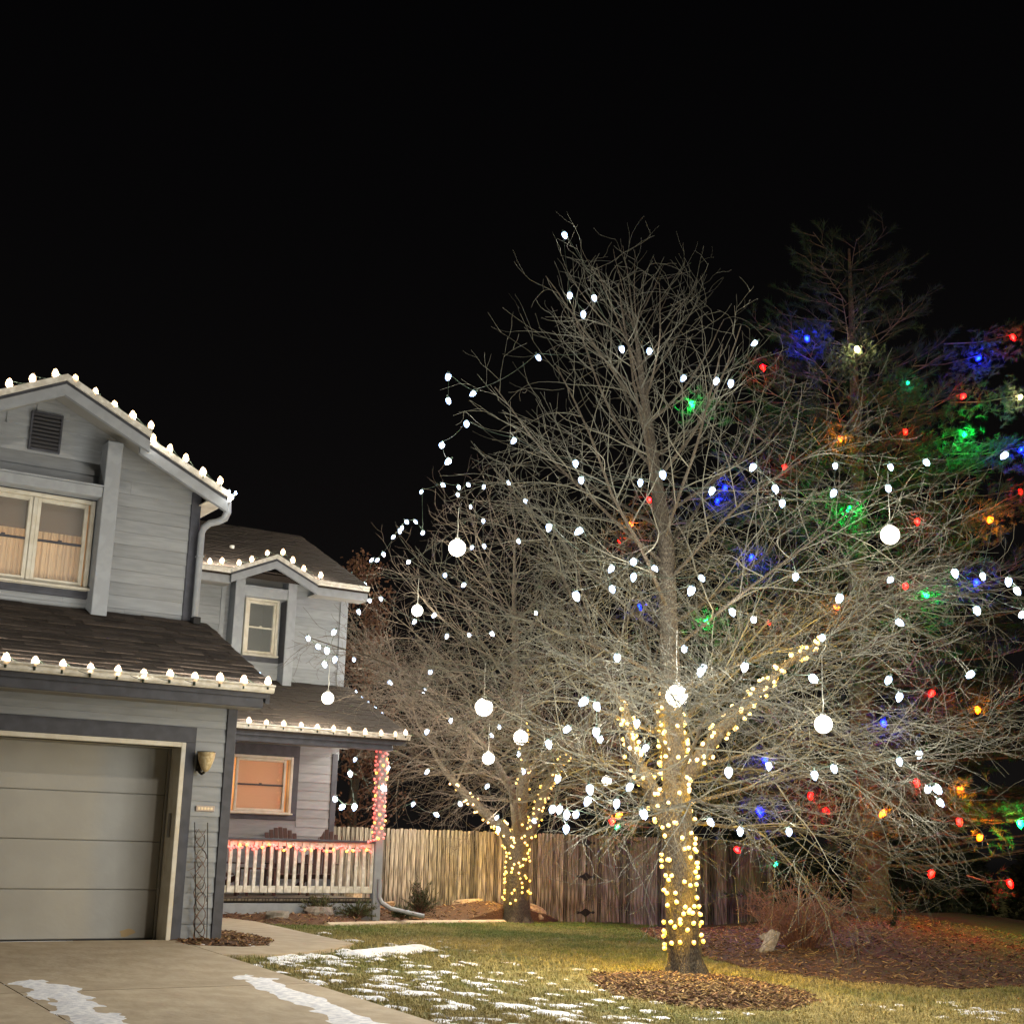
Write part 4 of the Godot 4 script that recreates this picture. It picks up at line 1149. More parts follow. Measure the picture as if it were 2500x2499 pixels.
func pine_build() -> void:
	var base := V(24.3, -1.15, -22.3)
	var o := thing("pine_tree", "big dark pine with coloured bulbs and a thick scaly trunk in the mulch island", "tree", base)
	var tr := PackedVector3Array([base + V(0.05, -0.3, 0), base + V(0, 0.5, 0), base + V(-0.06, 2.0, 0), base + V(-0.05, 6, 0), base + V(0.1, 11, 0), base + V(0.1, 16.4, 0)])
	var m := MB.new()
	m.tube(tr, PackedFloat32Array([0.52, 0.42, 0.36, 0.27, 0.15, 0.03]), 16)
	part("trunk", m, M.pine_bark, o)
	# plates of bark on the part of the trunk one can see
	var plates := MB.new()
	for k in 260:
		var t := rng.randf_range(0.02, 0.42)
		var c := path_at(tr, t)
		var a := rng.randf_range(0, TAU)
		var r := lerpf(0.47, 0.34, t / 0.42)
		var q := V(cos(a), 0, sin(a))
		plates.box(V(-0.045, -0.10, -0.012), V(0.045, 0.10, 0.014) * rng.randf_range(0.7, 1.2), 0.006, Transform3D(Basis(q.cross(Vector3.UP) * -1.0, Vector3.UP, q).rotated(q, rng.randf_range(-0.25, 0.25)), c + q * r))
	part("bark_plates", plates, M.pine_bark, o).set_meta("kind", "stuff")
	var tuft := MB.new()
	for k in 20:
		var a := k * 2.4
		var e := rng.randf_range(0.25, 1.1)
		var d := V(cos(a) * sin(e), cos(e), sin(a) * sin(e)) * rng.randf_range(0.11, 0.17)
		var s := d.cross(Vector3.UP if absf(d.normalized().y) < 0.95 else Vector3.RIGHT).normalized() * 0.0055
		var b := V(0, -0.05 + 0.0075 * k, 0)
		tuft.flat(b - s, b + s, b + d)
	var tm := tuft.done()
	var where := []
	var tints := PackedColorArray()
	var add := func(p: Vector3, d: Vector3, size: float) -> void:
		var y := d.normalized()
		var x := y.cross(Vector3(0.2, 0.3, 0.93)).normalized()
		where.append(Transform3D(Basis(x, y, x.cross(y)).scaled(Vector3.ONE * size), p))
		var q := rng.randf_range(0.55, 1.35)
		tints.append(Color(0.031 * q, 0.040 * q, 0.017 * q))
	var sprays := MB.new()
	var y := 2.5
	while y < 16.0:
		var whorl := 5 if y < 12 else 4
		var turn := rng.randf() * TAU
		var limb := MB.new()
		for k in whorl:
			var a := turn + TAU * k / whorl + rng.randf_range(-0.3, 0.3)
			var l := (6.6 - 0.36 * (y - 1.3)) * rng.randf_range(0.75, 1.05)
			limb = MB.new()
			var d := V(cos(a), lerpf(-0.12, 0.45, y / 16.0), sin(a)).normalized()
			var p := PackedVector3Array([base + V(0, y, 0) + d * 0.15])
			var r := PackedFloat32Array([0.055 * (1.0 - y / 20.0)])
			for s in 7:
				d = (d + Vector3(rng.randf_range(-1, 1), rng.randf_range(-1, 1), rng.randf_range(-1, 1)) * 0.08 + V(0, 0.035 * s - 0.07, 0)).normalized()
				p.append(p[-1] + d * l / 7.0)
				r.append(lerpf(r[0], 0.008, (s + 1) / 7.0))
			limb.tube(p, r, 5)
			part("limb", limb, M.pine_bark, o)
			var s2 := l * (0.22 if y > 3.0 else 0.35)
			var flip := 1.0
			while s2 < l:
				var at := path_at(p, s2 / l)
				var along := (path_at(p, s2 / l + 0.05) - at).normalized()
				var side := along.cross(Vector3.UP).normalized() * flip
				flip = -flip
				var bl := (0.35 + 0.32 * (l - s2)) * rng.randf_range(0.7, 1.2)
				var bd := (along * 0.75 + side * rng.randf_range(0.5, 1.0) + V(0, rng.randf_range(-0.1, 0.3), 0)).normalized()
				sprays.tube(PackedVector3Array([at, at + bd * bl * 0.5, at + bd * bl + V(0, 0.07 * bl, 0)]), PackedFloat32Array([0.012, 0.008, 0.005]), 3)
				var q := 0.25
				while q < bl:
					var side2 := bd.cross(Vector3.UP).normalized() * (1.0 if rng.randf() < 0.5 else -1.0)
					var c := at + bd * q
					var e := (bd + side2 * rng.randf_range(0.3, 1.0) + V(0, rng.randf_range(-0.1, 0.6), 0)).normalized()
					var f := rng.randf_range(0.12, 0.34)
					sprays.tube(PackedVector3Array([c, c + e * f]), PackedFloat32Array([0.006, 0.004]), 3)
					add.call(c + e * f, e, rng.randf_range(0.9, 1.5))
					add.call(c + e * f * 0.5, e, rng.randf_range(0.8, 1.2))
					q += 0.13
				add.call(at + bd * bl, bd + V(0, 0.3, 0), rng.randf_range(1.1, 1.6))
				s2 += 0.24
		y += rng.randf_range(0.42, 0.6)
	# bare lower boughs
	for q in [[V(-1, 0.12, 0.9), 1.25, 5.6], [V(-1, 0.02, 0.5), 0.85, 6.2], [V(-0.9, -0.02, 0.75), 0.95, 5.2], [V(-1, -0.08, 0.35), 0.8, 5.0], [V(-0.7, -0.12, 0.75), 0.55, 4.6], [V(1, 0.25, 0.8), 1.2, 5.5], [V(1, 0.1, 0.35), 1.15, 5.0], [V(0.9, -0.1, 0.7), 1.05, 4.5], [V(-0.35, 0.05, 1), 1.3, 3.5]]:
		var d: Vector3 = q[0].normalized()
		var p := PackedVector3Array([base + V(0, q[1], 0) + d * 0.2])
		var r := PackedFloat32Array([0.045])
		for s in 8:
			d = (d + Vector3(rng.randf_range(-1, 1), rng.randf_range(-0.8, 1), rng.randf_range(-1, 1)) * 0.09).normalized()
			p.append(p[-1] + d * q[2] / 8.0)
			r.append(lerpf(0.045, 0.008, (s + 1) / 8.0))
		var limb := MB.new()
		limb.tube(p, r, 6)
		part("limb", limb, M.pine_bark, o)
		for k in 9:
			var t := rng.randf_range(0.35, 1.0)
			var at := path_at(p, t)
			var e := (p[-1] - p[0]).normalized() + Vector3(rng.randf_range(-1, 1), rng.randf_range(-0.5, 0.4), rng.randf_range(-1, 1)) * 0.8
			var f := rng.randf_range(0.4, 1.1)
			sprays.tube(PackedVector3Array([at, at + e * f * 0.5, at + e * f + V(0, -0.05, 0)]), PackedFloat32Array([0.012, 0.008, 0.004]), 3)
			if t > 0.6:
				for j in 6:
					add.call(at + e * f * rng.randf_range(0.5, 1.0), e + Vector3(rng.randf_range(-1, 1), 0.5, rng.randf_range(-1, 1)), rng.randf_range(0.8, 1.3))
	# sprays that hold the coloured bulbs
	for kind in ["r", "b", "g", "t", "o", "w"]:
		for at: Vector3 in AT["pine_" + kind]:
			var back := (V(base.x, at.y, base.z) - at).normalized()
			for k in (85 if at.y > 0.8 else 14):
				var p: Vector3 = at + back * rng.randf_range(0.0, 0.55) + Vector3(rng.randf_range(-1, 1), rng.randf_range(-1, 0.5), rng.randf_range(-1, 1)) * 0.52
				if p.distance_to(at) > 0.14:
					add.call(p, Vector3(rng.randf_range(-1, 1), rng.randf_range(-0.3, 1), rng.randf_range(-1, 1)) - back * 0.6, rng.randf_range(0.8, 1.3))
			sprays.tube(PackedVector3Array([at + back * 1.6 + V(0, 0.1, 0), at + back * 0.8, at + V(0, 0.06, 0)]), PackedFloat32Array([0.02, 0.013, 0.005]), 4)
	part("twigs", sprays, M.pine_bark, o).set_meta("kind", "stuff")
	copies("needles", tm, M.leaf, where, tints, o)

func evergreens() -> void:
	var tuft := MB.new()
	for k in 12:
		var a := k * 2.4
		var d := V(cos(a) * 0.7, rng.randf_range(0.2, 1.0), sin(a) * 0.7) * 0.16
		var s := d.cross(Vector3.UP).normalized() * 0.016
		tuft.flat(-s, s, d)
	var tm := tuft.done()
	var n := 0
	for q in [[25.5, -33.0, 2.9, 1.9, "tall dark evergreen shrub behind the fence end and the pine"], [29.5, -31.5, 2.6, 2.2, "broad dark evergreen shrub directly behind the pine trunk"], [33.5, -29.0, 2.8, 2.4, "broad dark evergreen shrub to the far side of the pine trunk"], [35.5, -24.5, 2.9, 2.2, "dark evergreen shrub past the mulch island, with lights before it"], [36.5, -20.0, 2.4, 2.2, "lowest dark evergreen shrub past the snow patch"]]:
		var at := V(q[0], ground(q[0], q[1]), q[1])
		var o := thing("evergreen_shrub", q[4], "shrub", at, "dark evergreens beyond the pine")
		var m := MB.new()
		var where := []
		var tints := PackedColorArray()
		for k in 34:
			var a := rng.randf() * TAU
			var p := at + V(cos(a) * q[3] * 0.6, q[2] * rng.randf_range(0.5, 0.95), sin(a) * q[3] * 0.6) * V(1, 1, 1)
			p = V(at.x + cos(a) * q[3] * 0.6, at.y + q[2] * rng.randf_range(0.4, 0.95), at.z + sin(a) * q[3] * 0.6)
			m.tube(PackedVector3Array([at, at.lerp(p, 0.5) + V(0, 0.15, 0), p]), PackedFloat32Array([0.03, 0.02, 0.006]), 4)
		for k in 2600:
			var a := rng.randf() * TAU
			var t := rng.randf()
			var rr: float = q[3] * sqrt(1.0 - pow(t, 2.2)) * rng.randf_range(0.72, 1.03)
			var p := at + V(cos(a) * rr, q[2] * t, sin(a) * rr)
			var y := V(cos(a), 0.6 + rng.randf_range(-0.6, 0.6), sin(a)).normalized()
			var x := y.cross(Vector3(0.2, 0.3, 0.93)).normalized()
			where.append(Transform3D(Basis(x, y, x.cross(y)).scaled(Vector3.ONE * rng.randf_range(0.8, 1.7)), p))
			var g := rng.randf_range(0.5, 1.3)
			tints.append(Color(0.022 * g, 0.03 * g, 0.014 * g))
		part("stems", m, M.pine_bark, o).set_meta("kind", "stuff")
		copies("foliage", tm, M.leaf, where, tints, o)
		n += 1

func leafy_tree() -> void:
	var base := V(15.2, ground(15.2, -30.5), -30.5)
	var o := thing("oak_tree", "young oak holding dry brown leaves, behind the house corner and the fence", "tree", base)
	var m := MB.new()
	var tr := PackedVector3Array([base + V(0, -0.2, 0), base + V(-0.1, 2.4, 0), base + V(0.05, 5, 0.1), base + V(-0.1, 8.4, 0)])
	m.tube(tr, PackedFloat32Array([0.16, 0.12, 0.08, 0.02]), 9)
	part("trunk", m, M.bark, o)
	var tw := MB.new()
	var lf := MB.new()
	lf.tinted = true
	for k in 90:
		var t := rng.randf_range(0.12, 1.0)
		var at := path_at(tr, t)
		var a := rng.randf() * TAU
		var l := (2.6 - 1.9 * t) * rng.randf_range(0.5, 1.1)
		var d := V(cos(a), rng.randf_range(0.25, 0.9), sin(a)).normalized()
		var p := PackedVector3Array([at, at + d * l * 0.5, at + d * l + V(0, 0.1, 0)])
		tw.tube(p, PackedFloat32Array([0.02, 0.012, 0.005]), 4)
		for j in 60:
			var c := path_at(p, rng.randf_range(0.25, 1.0)) + Vector3(rng.randf_range(-1, 1), rng.randf_range(-1, 1), rng.randf_range(-1, 1)) * 0.22
			var e := Vector3(rng.randf_range(-1, 1), rng.randf_range(-1, 0.3), rng.randf_range(-1, 1)).normalized() * rng.randf_range(0.06, 0.11)
			var s := e.cross(Vector3(rng.randf_range(-1, 1), rng.randf_range(-1, 1), rng.randf_range(-1, 1))).normalized() * e.length() * 0.42
			var q := rng.randf_range(0.6, 1.4)
			lf.col = Color(0.105 * q, 0.05 * q, 0.028 * q)
			lf.flat(c, c + e * 0.45 + s, c + e)
			lf.flat(c, c + e, c + e * 0.55 - s)
	part("twigs", tw, M.dry_twig, o).set_meta("kind", "stuff")
	part("leaves", lf, M.leaf, o).set_meta("kind", "stuff")

func barberry(at: Vector3) -> void:
	var o := thing("bare_shrub", "twiggy reddish shrub, bare for winter, in front of the pine trunk", "shrub", at)
	var m := MB.new()
	var lf := MB.new()
	lf.tinted = true
	for k in 210:
		var a := rng.randf() * TAU
		var out := sqrt(rng.randf()) * 0.95
		var d := V(cos(a) * out * 0.95, rng.randf_range(0.7, 1.2), sin(a) * out * 0.95).normalized()
		var p := PackedVector3Array([at + V(cos(a), 0, sin(a)) * out * 0.2])
		var r := PackedFloat32Array([0.006])
		var l := rng.randf_range(0.6, 1.15)
		for s in 5:
			d = (d + Vector3(rng.randf_range(-1, 1), rng.randf_range(-1, 1), rng.randf_range(-1, 1)) * 0.2 - V(0, 0.05 * s, 0)).normalized()
			p.append(p[-1] + d * l / 5.0)
			r.append(lerpf(0.007, 0.003, (s + 1) / 5.0))
		m.tube(p, r, 3)
		for j in 6:
			var t := rng.randf_range(0.35, 1.0)
			var c := path_at(p, t)
			var e := Vector3(rng.randf_range(-1, 1), rng.randf_range(-0.3, 1), rng.randf_range(-1, 1)).normalized() * rng.randf_range(0.1, 0.28)
			m.tube(PackedVector3Array([c, c + e]), PackedFloat32Array([0.004, 0.002]), 3)
			if rng.randf() < 0.5:
				var q := rng.randf_range(0.7, 1.4)
				lf.col = Color(0.2 * q, 0.09 * q, 0.075 * q)
				var s := e.cross(Vector3.UP + e).normalized() * 0.014
				lf.flat(c + e - s, c + e + s, c + e * 1.15)
	part("stems", m, M.shrub, o).set_meta("kind", "stuff")
	part("dry_leaves", lf, M.leaf, o).set_meta("kind", "stuff")


# ---------------------------------------------------------------- the scene
func _ready() -> void:
	rng.seed = 20181224
	wob.seed = 5
	wob.frequency = 0.01
	# camera: eye at the origin, turned right along the street front and tilted up
	var cam := Camera3D.new()
	cam.name = "camera"
	cam.basis = Basis(Vector3.UP, deg_to_rad(-32.652)) * Basis(Vector3.RIGHT, deg_to_rad(14.115)) * Basis(Vector3.BACK, deg_to_rad(1.477))
	cam.keep_aspect = Camera3D.KEEP_HEIGHT
	cam.fov = 41.63
	cam.near = 0.1
	cam.far = 400.0
	add_child(cam)
	cam.current = true
	# night sky
	var sky_mat := ProceduralSkyMaterial.new()
	sky_mat.sky_top_color = lin(0.0003, 0.0003, 0.0004)
	sky_mat.sky_horizon_color = lin(0.0030, 0.0026, 0.0025)
	sky_mat.sky_curve = 0.2
	sky_mat.ground_bottom_color = lin(0.0008, 0.0008, 0.0008)
	sky_mat.ground_horizon_color = lin(0.001, 0.001, 0.001)
	var sky := Sky.new()
	sky.sky_material = sky_mat
	var env := Environment.new()
	env.background_mode = Environment.BG_SKY
	env.sky = sky
	env.tonemap_mode = Environment.TONE_MAPPER_LINEAR
	env.tonemap_exposure = 2.4
	env.sdfgi_enabled = true
	env.ssao_enabled = true
	env.ssil_enabled = true
	var we := WorldEnvironment.new()
	we.name = "world_environment"
	we.environment = env
	add_child(we)
	# the moon, over the photographer's right shoulder
	var moon := DirectionalLight3D.new()
	moon.name = "moon_light"
	moon.light_color = Color(1.0, 0.95, 0.88)
	moon.light_energy = 0.085
	moon.light_angular_distance = 3.0
	moon.shadow_enabled = true
	moon.sky_mode = DirectionalLight3D.SKY_MODE_LIGHT_ONLY
	add_child(moon)
	moon.look_at_from_position(V(0.24, 0.85, 1.0), Vector3.ZERO)

	materials()
	# ---- ground
	var m := MB.new()
	for j in 75:
		for i in 95:
			var x0 := -70.0 + 2.0 * i + (1.5 if i else -30.0)
			var x1 := -70.0 + 2.0 * (i + 1) + 1.5
			var z0 := -110.0 + 2.0 * j
			var q := [V(x0, ground(x0, z0), z0), V(x1, ground(x1, z0), z0), V(x1, ground(x1, z0 + 2.0), z0 + 2.0), V(x0, ground(x0, z0 + 2.0), z0 + 2.0)]
			m.quad(q[0], q[1], q[2], q[3], Vector3.UP)
	tag(obj("ground", m.done(), M.lawn), "winter lawn, green and straw-coloured, sloping up to the house", "", "", "structure")
	var drive := Node3D.new()
	drive.name = "driveway"
	add_child(drive)
	tag(drive, "tan concrete driveway in slabs in front of the garage door", "", "", "structure")
	var k := 0
	for q in [[0.2, 2.893, -11.64, -15.28], [2.907, 5.45, -11.64, -15.28], [0.2, 2.893, -7.0, -11.626], [2.907, 5.45, -7.0, -11.626], [0.2, 2.893, 2.0, -6.99], [2.907, 5.45, 2.0, -6.99]]:
		part("slab", sheet([Vector2(q[0], q[3]), Vector2(q[1], q[3]), Vector2(q[1], q[2]), Vector2(q[0], q[2])], slab_y, 0.9), M.concrete[k % 3], drive)
		k += 1
	part("slab", sheet([Vector2(0.46, -15.78), Vector2(5.32, -15.78), Vector2(5.32, -15.29), Vector2(0.46, -15.29)], func(x, z): return ground(x, z) + 0.012, 0.9), M.concrete[2], drive)
	tag(obj("path", sheet(WALK, walk_y, 0.4).done(), M.concrete[1]), "concrete path from the driveway round the garage corner to the porch", "", "", "structure")
	for q in [[BED, bed_y, "mulch bed below the porch and the fence"], [ISLAND, island_y, "mulched island round the pine"], [RING, ring_y, "mulch ring round the nearest bare tree"], [NOOK, nook_y, "patch of mulch at the garage corner"]]:
		tag(obj("mulch_bed", sheet(q[0], q[1], 0.2).done(), M.mulch), q[2], "", "", "structure")
	# bark chips
	var chip := MB.new()
	chip.box(V(-0.042, -0.003, -0.008), V(0.042, 0.004, 0.008))
	var chips := []
	var tints := PackedColorArray()
	for q in [[BED, bed_y, 6.9, 18.0, -25.7, -20.2, 6500], [ISLAND, island_y, 12.5, 24.0, -24.0, -11.7, 15000], [RING, ring_y, 8.4, 11.3, -13.0, -10.1, 6500], [NOOK, nook_y, 5.4, 6.8, -17.0, -14.7, 1500]]:
		var n := 0
		while n < q[6]:
			var x := rng.randf_range(q[2], q[3])
			var z := rng.randf_range(q[4], q[5])
			n += 1
			if inside(q[0], x, z) < -0.12 * rng.randf():
				continue
			var big := rng.randf_range(0.4, 1.35)
			chips.append(Transform3D((Basis(Vector3.UP, rng.randf() * TAU) * Basis(Vector3.BACK, rng.randf_range(-0.45, 0.45))).scaled(V(big, big, big * rng.randf_range(0.6, 1.2))), V(x, q[1].call(x, z) + 0.01, z)))
			var t := rng.randf()
			var s := rng.randf_range(0.5, 1.5) * (0.95 if q[0] == ISLAND else 0.7 if q[0] == RING else 0.9)
			tints.append(Color(0.185 * s, 0.098 * s, 0.052 * s) if t < 0.5 else Color(0.3 * s, 0.2 * s, 0.09 * s) if t < (0.9 if q[0] == RING else 0.75) else Color(0.07 * s, 0.036 * s, 0.02 * s))
	var ch := copies("bark_chips", chip.done(), M.tint, chips, tints)
	tag(ch, "shredded bark mulch strewn over the beds", "", "", "stuff")
	grass_and_snow()
	house_build()
	fence_build()
	yard()
	# ---- the trees
	var lead := PackedVector3Array([V(10.43, -1.45, -12.37), V(10.42, -1.15, -12.38), V(10.39, -0.5, -12.41), V(10.37, 0.45, -12.43), V(10.31, 1.6, -12.47), V(10.27, 3.6, -12.5), V(10.1, 5.2, -12.65), V(10.0, 6.2, -12.72), V(9.95, 6.75, -12.78)])
	var lead_r := PackedFloat32Array([0.24, 0.20, 0.182, 0.17, 0.13, 0.095, 0.065, 0.03, 0.012])
	var fork_left := {"path": PackedVector3Array([V(10.37, 0.15, -12.43), V(10.15, 0.62, -12.55), V(9.96, 1.15, -12.76), V(9.9, 1.6, -12.82), V(9.6, 2.3, -13.0)]), "r": PackedFloat32Array([0.12, 0.10, 0.08, 0.065, 0.035]), "reach": 2.6}
	var fork_right := {"path": PackedVector3Array([V(10.36, 0.75, -12.42), V(10.72, 1.4, -12.12), V(11.02, 1.8, -11.85), V(11.26, 2.15, -11.62), V(11.7, 2.5, -11.4)]), "r": PackedFloat32Array([0.11, 0.085, 0.07, 0.055, 0.032]), "reach": 2.9}
	var fork_back := {"path": PackedVector3Array([V(10.36, 0.6, -12.45), V(10.45, 1.3, -12.8), V(10.6, 2.2, -13.2)]), "r": PackedFloat32Array([0.09, 0.065, 0.035]), "reach": 2.8}
	bare_tree("bare_tree", "large bare tree with gold-lit trunk standing in its own mulch ring on the lawn", lead[0], lead, lead_r, [fork_left, fork_right, fork_back], 56, 0.36,
		func(h: float, a: float) -> float: return ((3.9 if h < 0.45 else lerpf(4.1, 1.0, pow((h - 0.45) / 0.55, 1.0))) + (0.7 if h < 0.5 else -0.15) * (cos(a) * 0.84 + sin(a) * 0.54)) * rng.randf_range(0.8, 1.05),
		{"lift": 0.0, "thin": 1.0, "low": -0.028, "top": 0.07, "gaps": [0.2, 0.18, 0.42]}, M.bark, M.twig)
	var lead2 := PackedVector3Array([V(16.0, -1.6, -24.4), V(16.0, -0.75, -24.4), V(16.0, -0.05, -24.4), V(16.05, 0.9, -24.4), V(16.1, 2.0, -24.35), V(15.9, 3.8, -24.5), V(15.8, 5.6, -24.5), V(15.8, 6.9, -24.5)])
	var lead2_r := PackedFloat32Array([0.33, 0.25, 0.22, 0.14, 0.11, 0.08, 0.04, 0.012])
	var b_left := {"path": PackedVector3Array([V(15.98, -0.1, -24.42), V(15.7, 0.45, -24.55), V(15.15, 0.98, -24.9), V(14.6, 1.5, -25.0)]), "r": PackedFloat32Array([0.15, 0.12, 0.1, 0.07]), "reach": 3.2}
	var b_right := {"path": PackedVector3Array([V(16.02, -0.1, -24.38), V(16.3, 0.7, -24.2), V(16.5, 1.4, -24.05), V(16.95, 2.2, -23.8)]), "r": PackedFloat32Array([0.14, 0.12, 0.1, 0.07]), "reach": 3.2}
	var b_front := {"path": PackedVector3Array([V(15.95, 0.3, -24.35), V(15.3, 1.2, -23.6), V(14.2, 2.0, -22.9), V(12.9, 2.55, -22.2)]), "r": PackedFloat32Array([0.1, 0.075, 0.055, 0.035]), "reach": 3.6}
	bare_tree("bare_tree", "reddish bare tree with gold-lit forked trunk in front of the wooden fence", lead2[0], lead2, lead2_r, [b_left, b_right, b_front], 46, 0.42,
		func(h: float, a: float) -> float: return ((4.3 if h < 0.5 else lerpf(4.3, 1.4, (h - 0.5) / 0.5)) - 0.8 * (cos(a) * 0.84 + sin(a) * 0.54)) * rng.randf_range(0.8, 1.1),
		{"lift": 0.0, "thin": 1.0, "low": -0.01, "top": 0.07, "gaps": [0.25, 0.22, 0.42]}, M.bark, M.red_twig)
	leafy_tree()
	evergreens()
	pine_build()
	lights(lead, lead_r, fork_left, fork_right, lead2, lead2_r, b_left, b_right)

func lights(lead, lead_r, fork_left, fork_right, lead2, lead2_r, b_left, b_right) -> void:
	var cold := Color(1.0, 0.99, 0.96)
	var warm := Color(1.0, 0.97, 0.91)
	c9_string("bulb_string", "string of white bulbs along the high garage gable", AT.gable, M.warm_bulb, warm, 0.13, true, 1.15)
	c9_string("bulb_string", "short cluster of small white bulbs at the gable gutter end", AT.gable_end, M.white_bulb, cold, 0.03, true, 0.5)
	c9_string("bulb_string", "string of white bulbs along the garage gutter above its door", AT.geave, M.warm_bulb, warm, 0.15, true, 1.15)
	c9_string("bulb_string", "string of small white bulbs up the side edge of the garage roof", AT.gside, M.white_bulb, cold, 0.04, true, 0.55)
	c9_string("bulb_string", "string of white bulbs over the little dormer gable and its eave", AT.dormer, M.warm_bulb, warm, 0.2, true, 1.15)
	c9_string("bulb_string", "string of white bulbs along the porch gutter", AT.peave, M.warm_bulb, warm, 0.2, true, 1.15)
	c9_string("bulb_string", "string of small white bulbs up the far edge of the porch roof", AT.pside, M.white_bulb, cold, 0.04, true, 0.7)
	c9_string("bulb_string", "string of white bulbs in the top and upper boughs of the large bare tree", AT.A1, M.white_bulb, cold, 0.09, false, 0.90)
	c9_string("bulb_string", "string of white bulbs at mid height across the large bare tree's house side", AT.A2, M.white_bulb, cold, 0.11, false, 0.90)
	c9_string("bulb_string", "string of white bulbs round the large bare tree's middle, above the biggest globe", AT.A3, M.white_bulb, cold, 0.15, false, 0.90)
	c9_string("bulb_string", "string of white bulbs in the large bare tree's middle boughs before the pine crown", AT.A4, M.white_bulb, cold, 0.15, false, 0.90)
	c9_string("bulb_string", "string of white bulbs in low boughs about the large bare tree's fork", AT.A5, M.white_bulb, cold, 0.20, false, 0.92)
	c9_string("bulb_string", "string of white bulbs in low boughs before the pine trunk", AT.A6, M.white_bulb, cold, 0.20, false, 0.92)
	c9_string("bulb_string", "string of white bulbs in the top of the reddish tree by the fence", AT.B1, M.white_bulb, warm, 0.15, false, 1.05)
	c9_string("bulb_string", "string of white bulbs round the middle of the reddish tree by the fence", AT.B2, M.white_bulb, warm, 0.20, false, 1.05)
	c9_string("bulb_string", "string of white bulbs in low boughs of the reddish tree over the fence top", AT.B3, M.white_bulb, warm, 0.27, false, 1.05)
	var hue := {"r": ["red", Color(1, 0.06, 0.04)], "b": ["blue", Color(0.03, 0.10, 1)], "g": ["green", Color(0.03, 1, 0.4)], "t": ["dim teal", Color(0.02, 0.95, 0.7)], "o": ["orange", Color(1, 0.5, 0.03)], "w": ["pale warm", Color(1, 0.95, 0.75)]}
	for q in hue:
		c9_string("bulb_string", "%s bulbs scattered through the dark pine" % hue[q][0], AT["pine_" + q], M["pine_" + q], hue[q][1], {"r": 0.35, "t": 0.15, "w": 0.8, "o": 1.1, "b": 1.7}.get(q, 2.4), false, 1.6 if q != "t" else 1.1, false)
	# hanging globes
	var spots := ["largest glowing white globe, hanging above the gold-lit fork of the nearest tree", "glowing white globe hanging high in front of the pine's crown", "glowing white globe low in the reddish tree, beside the porch roof's far end", "small glowing white globe hanging in front of the porch roof shingles", "small glowing white globe in the reddish tree, above a single bulb", "glowing white globe highest in the reddish tree", "glowing white globe in the reddish tree, just above the gold lights of its fork", "glowing white globe in the reddish tree, lower of the close pair over its fork", "smallest glowing white globe, between the two gold-lit trunks", "glowing white globe in low boughs in front of the pine, on the nearest tree"]
	for k in GLOBES.size():
		var at: Vector3 = GLOBES[k][0]
		var r: float = GLOBES[k][1]
		var o := thing("light_globe", spots[k], "light globe", at, "hanging light globes")
		var s := MB.new()
		var prof := []
		for j in 13:
			var a := PI * j / 12.0
			prof.append(Vector2(maxf(sin(a) * r, 0.001), -cos(a) * r))
		s.lathe(prof, 20, Transform3D(Basis(), at))
		var ball := part("globe_light", s, M.globe, o)
		lamp(at, Color(1.0, 0.96, 0.86), 1.1 * (r / 0.12), r * 0.9, ball)
		s = MB.new()
		s.lathe([Vector2(r * 0.3, r * 0.95), Vector2(r * 0.28, r * 1.2), Vector2(0.008, r * 1.3), Vector2(0.006, r * 1.55)], 10, Transform3D(Basis(), at))
		part("cap", s, M.pale_wire, o)
		s = MB.new()
		s.tube(PackedVector3Array([at + V(0, r * 1.5, 0), at + V(0.01, r * 2.4, 0), at + V(-0.01, r * 3.3, 0.01), at + V(0.01, 0.42 + r * 2.6, 0)]), PackedFloat32Array([0.005, 0.006, 0.005, 0.004]), 4)
		part("cord", s, M.pale_wire, o)
	# gold mini lights round the two trunks
	var gold := func(_i: int) -> Material: return M.gold_bulb
	var pts: Array = wound(lead, lead_r, 0.16, 0.52, 180, 16.0)
	pts.append_array(wound(fork_left.path, fork_left.r, 0.12, 0.8, 48, 7.0))
	pts.append_array(wound(fork_right.path, fork_right.r, 0.1, 1.0, 70, 9.0))
	minis("mini_light_string", "gold mini lights wound round the trunk and forks of the nearest tree", pts, gold, 2, Color(1.0, 0.78, 0.06), 0.062)
	pts = wound(lead2, lead2_r, 0.1, 0.38, 105, 10.0)
	pts.append_array(wound(b_left.path, b_left.r, 0.1, 0.95, 44, 6.0))
	pts.append_array(wound(b_right.path, b_right.r, 0.1, 0.95, 60, 7.0))
	pts.append_array(wound(lead2, lead2_r, 0.42, 0.62, 34, 3.0))
	minis("mini_light_string", "gold mini lights wound round the forked trunk by the wooden fence", pts, gold, 2, Color(1.0, 0.78, 0.08), 0.03)
	# red and gold lights on the porch
	pts = []
	var x := 8.35
	while x < 11.42:
		pts.append(V(x, 0.02 - 0.06 * absf(sin(x * 7.0)) - rng.randf_range(0, 0.06), -22.115))
		x += rng.randf_range(0.025, 0.055)
	var mixed := func(i: int) -> Material: return M.red_bulb if (i * 7) % 10 < 8 else M.gold_bulb
	minis("mini_light_string", "red and gold mini lights draped along the white porch railing", pts, mixed, 3, Color(1.0, 0.04, 0.015), 0.008)
	pts = []
	for k in 110:
		var t := k / 109.0
		var a := k * 1.15
		pts.append(V(11.547 + cos(a) * 0.105, lerpf(0.15, 1.72, t), -22.205 + sin(a) * 0.105) + Vector3(rng.randf_range(-1, 1), rng.randf_range(-1, 1), 0) * 0.02)
	for k in 5:
		pts.push_front(V(11.5 - 0.05 * k, 0.15 - 0.015 * k, -22.1))
	minis("mini_light_string", "red and gold mini lights wrapped round the porch corner post", pts, mixed, 3, Color(1.0, 0.012, 0.004), 0.010)

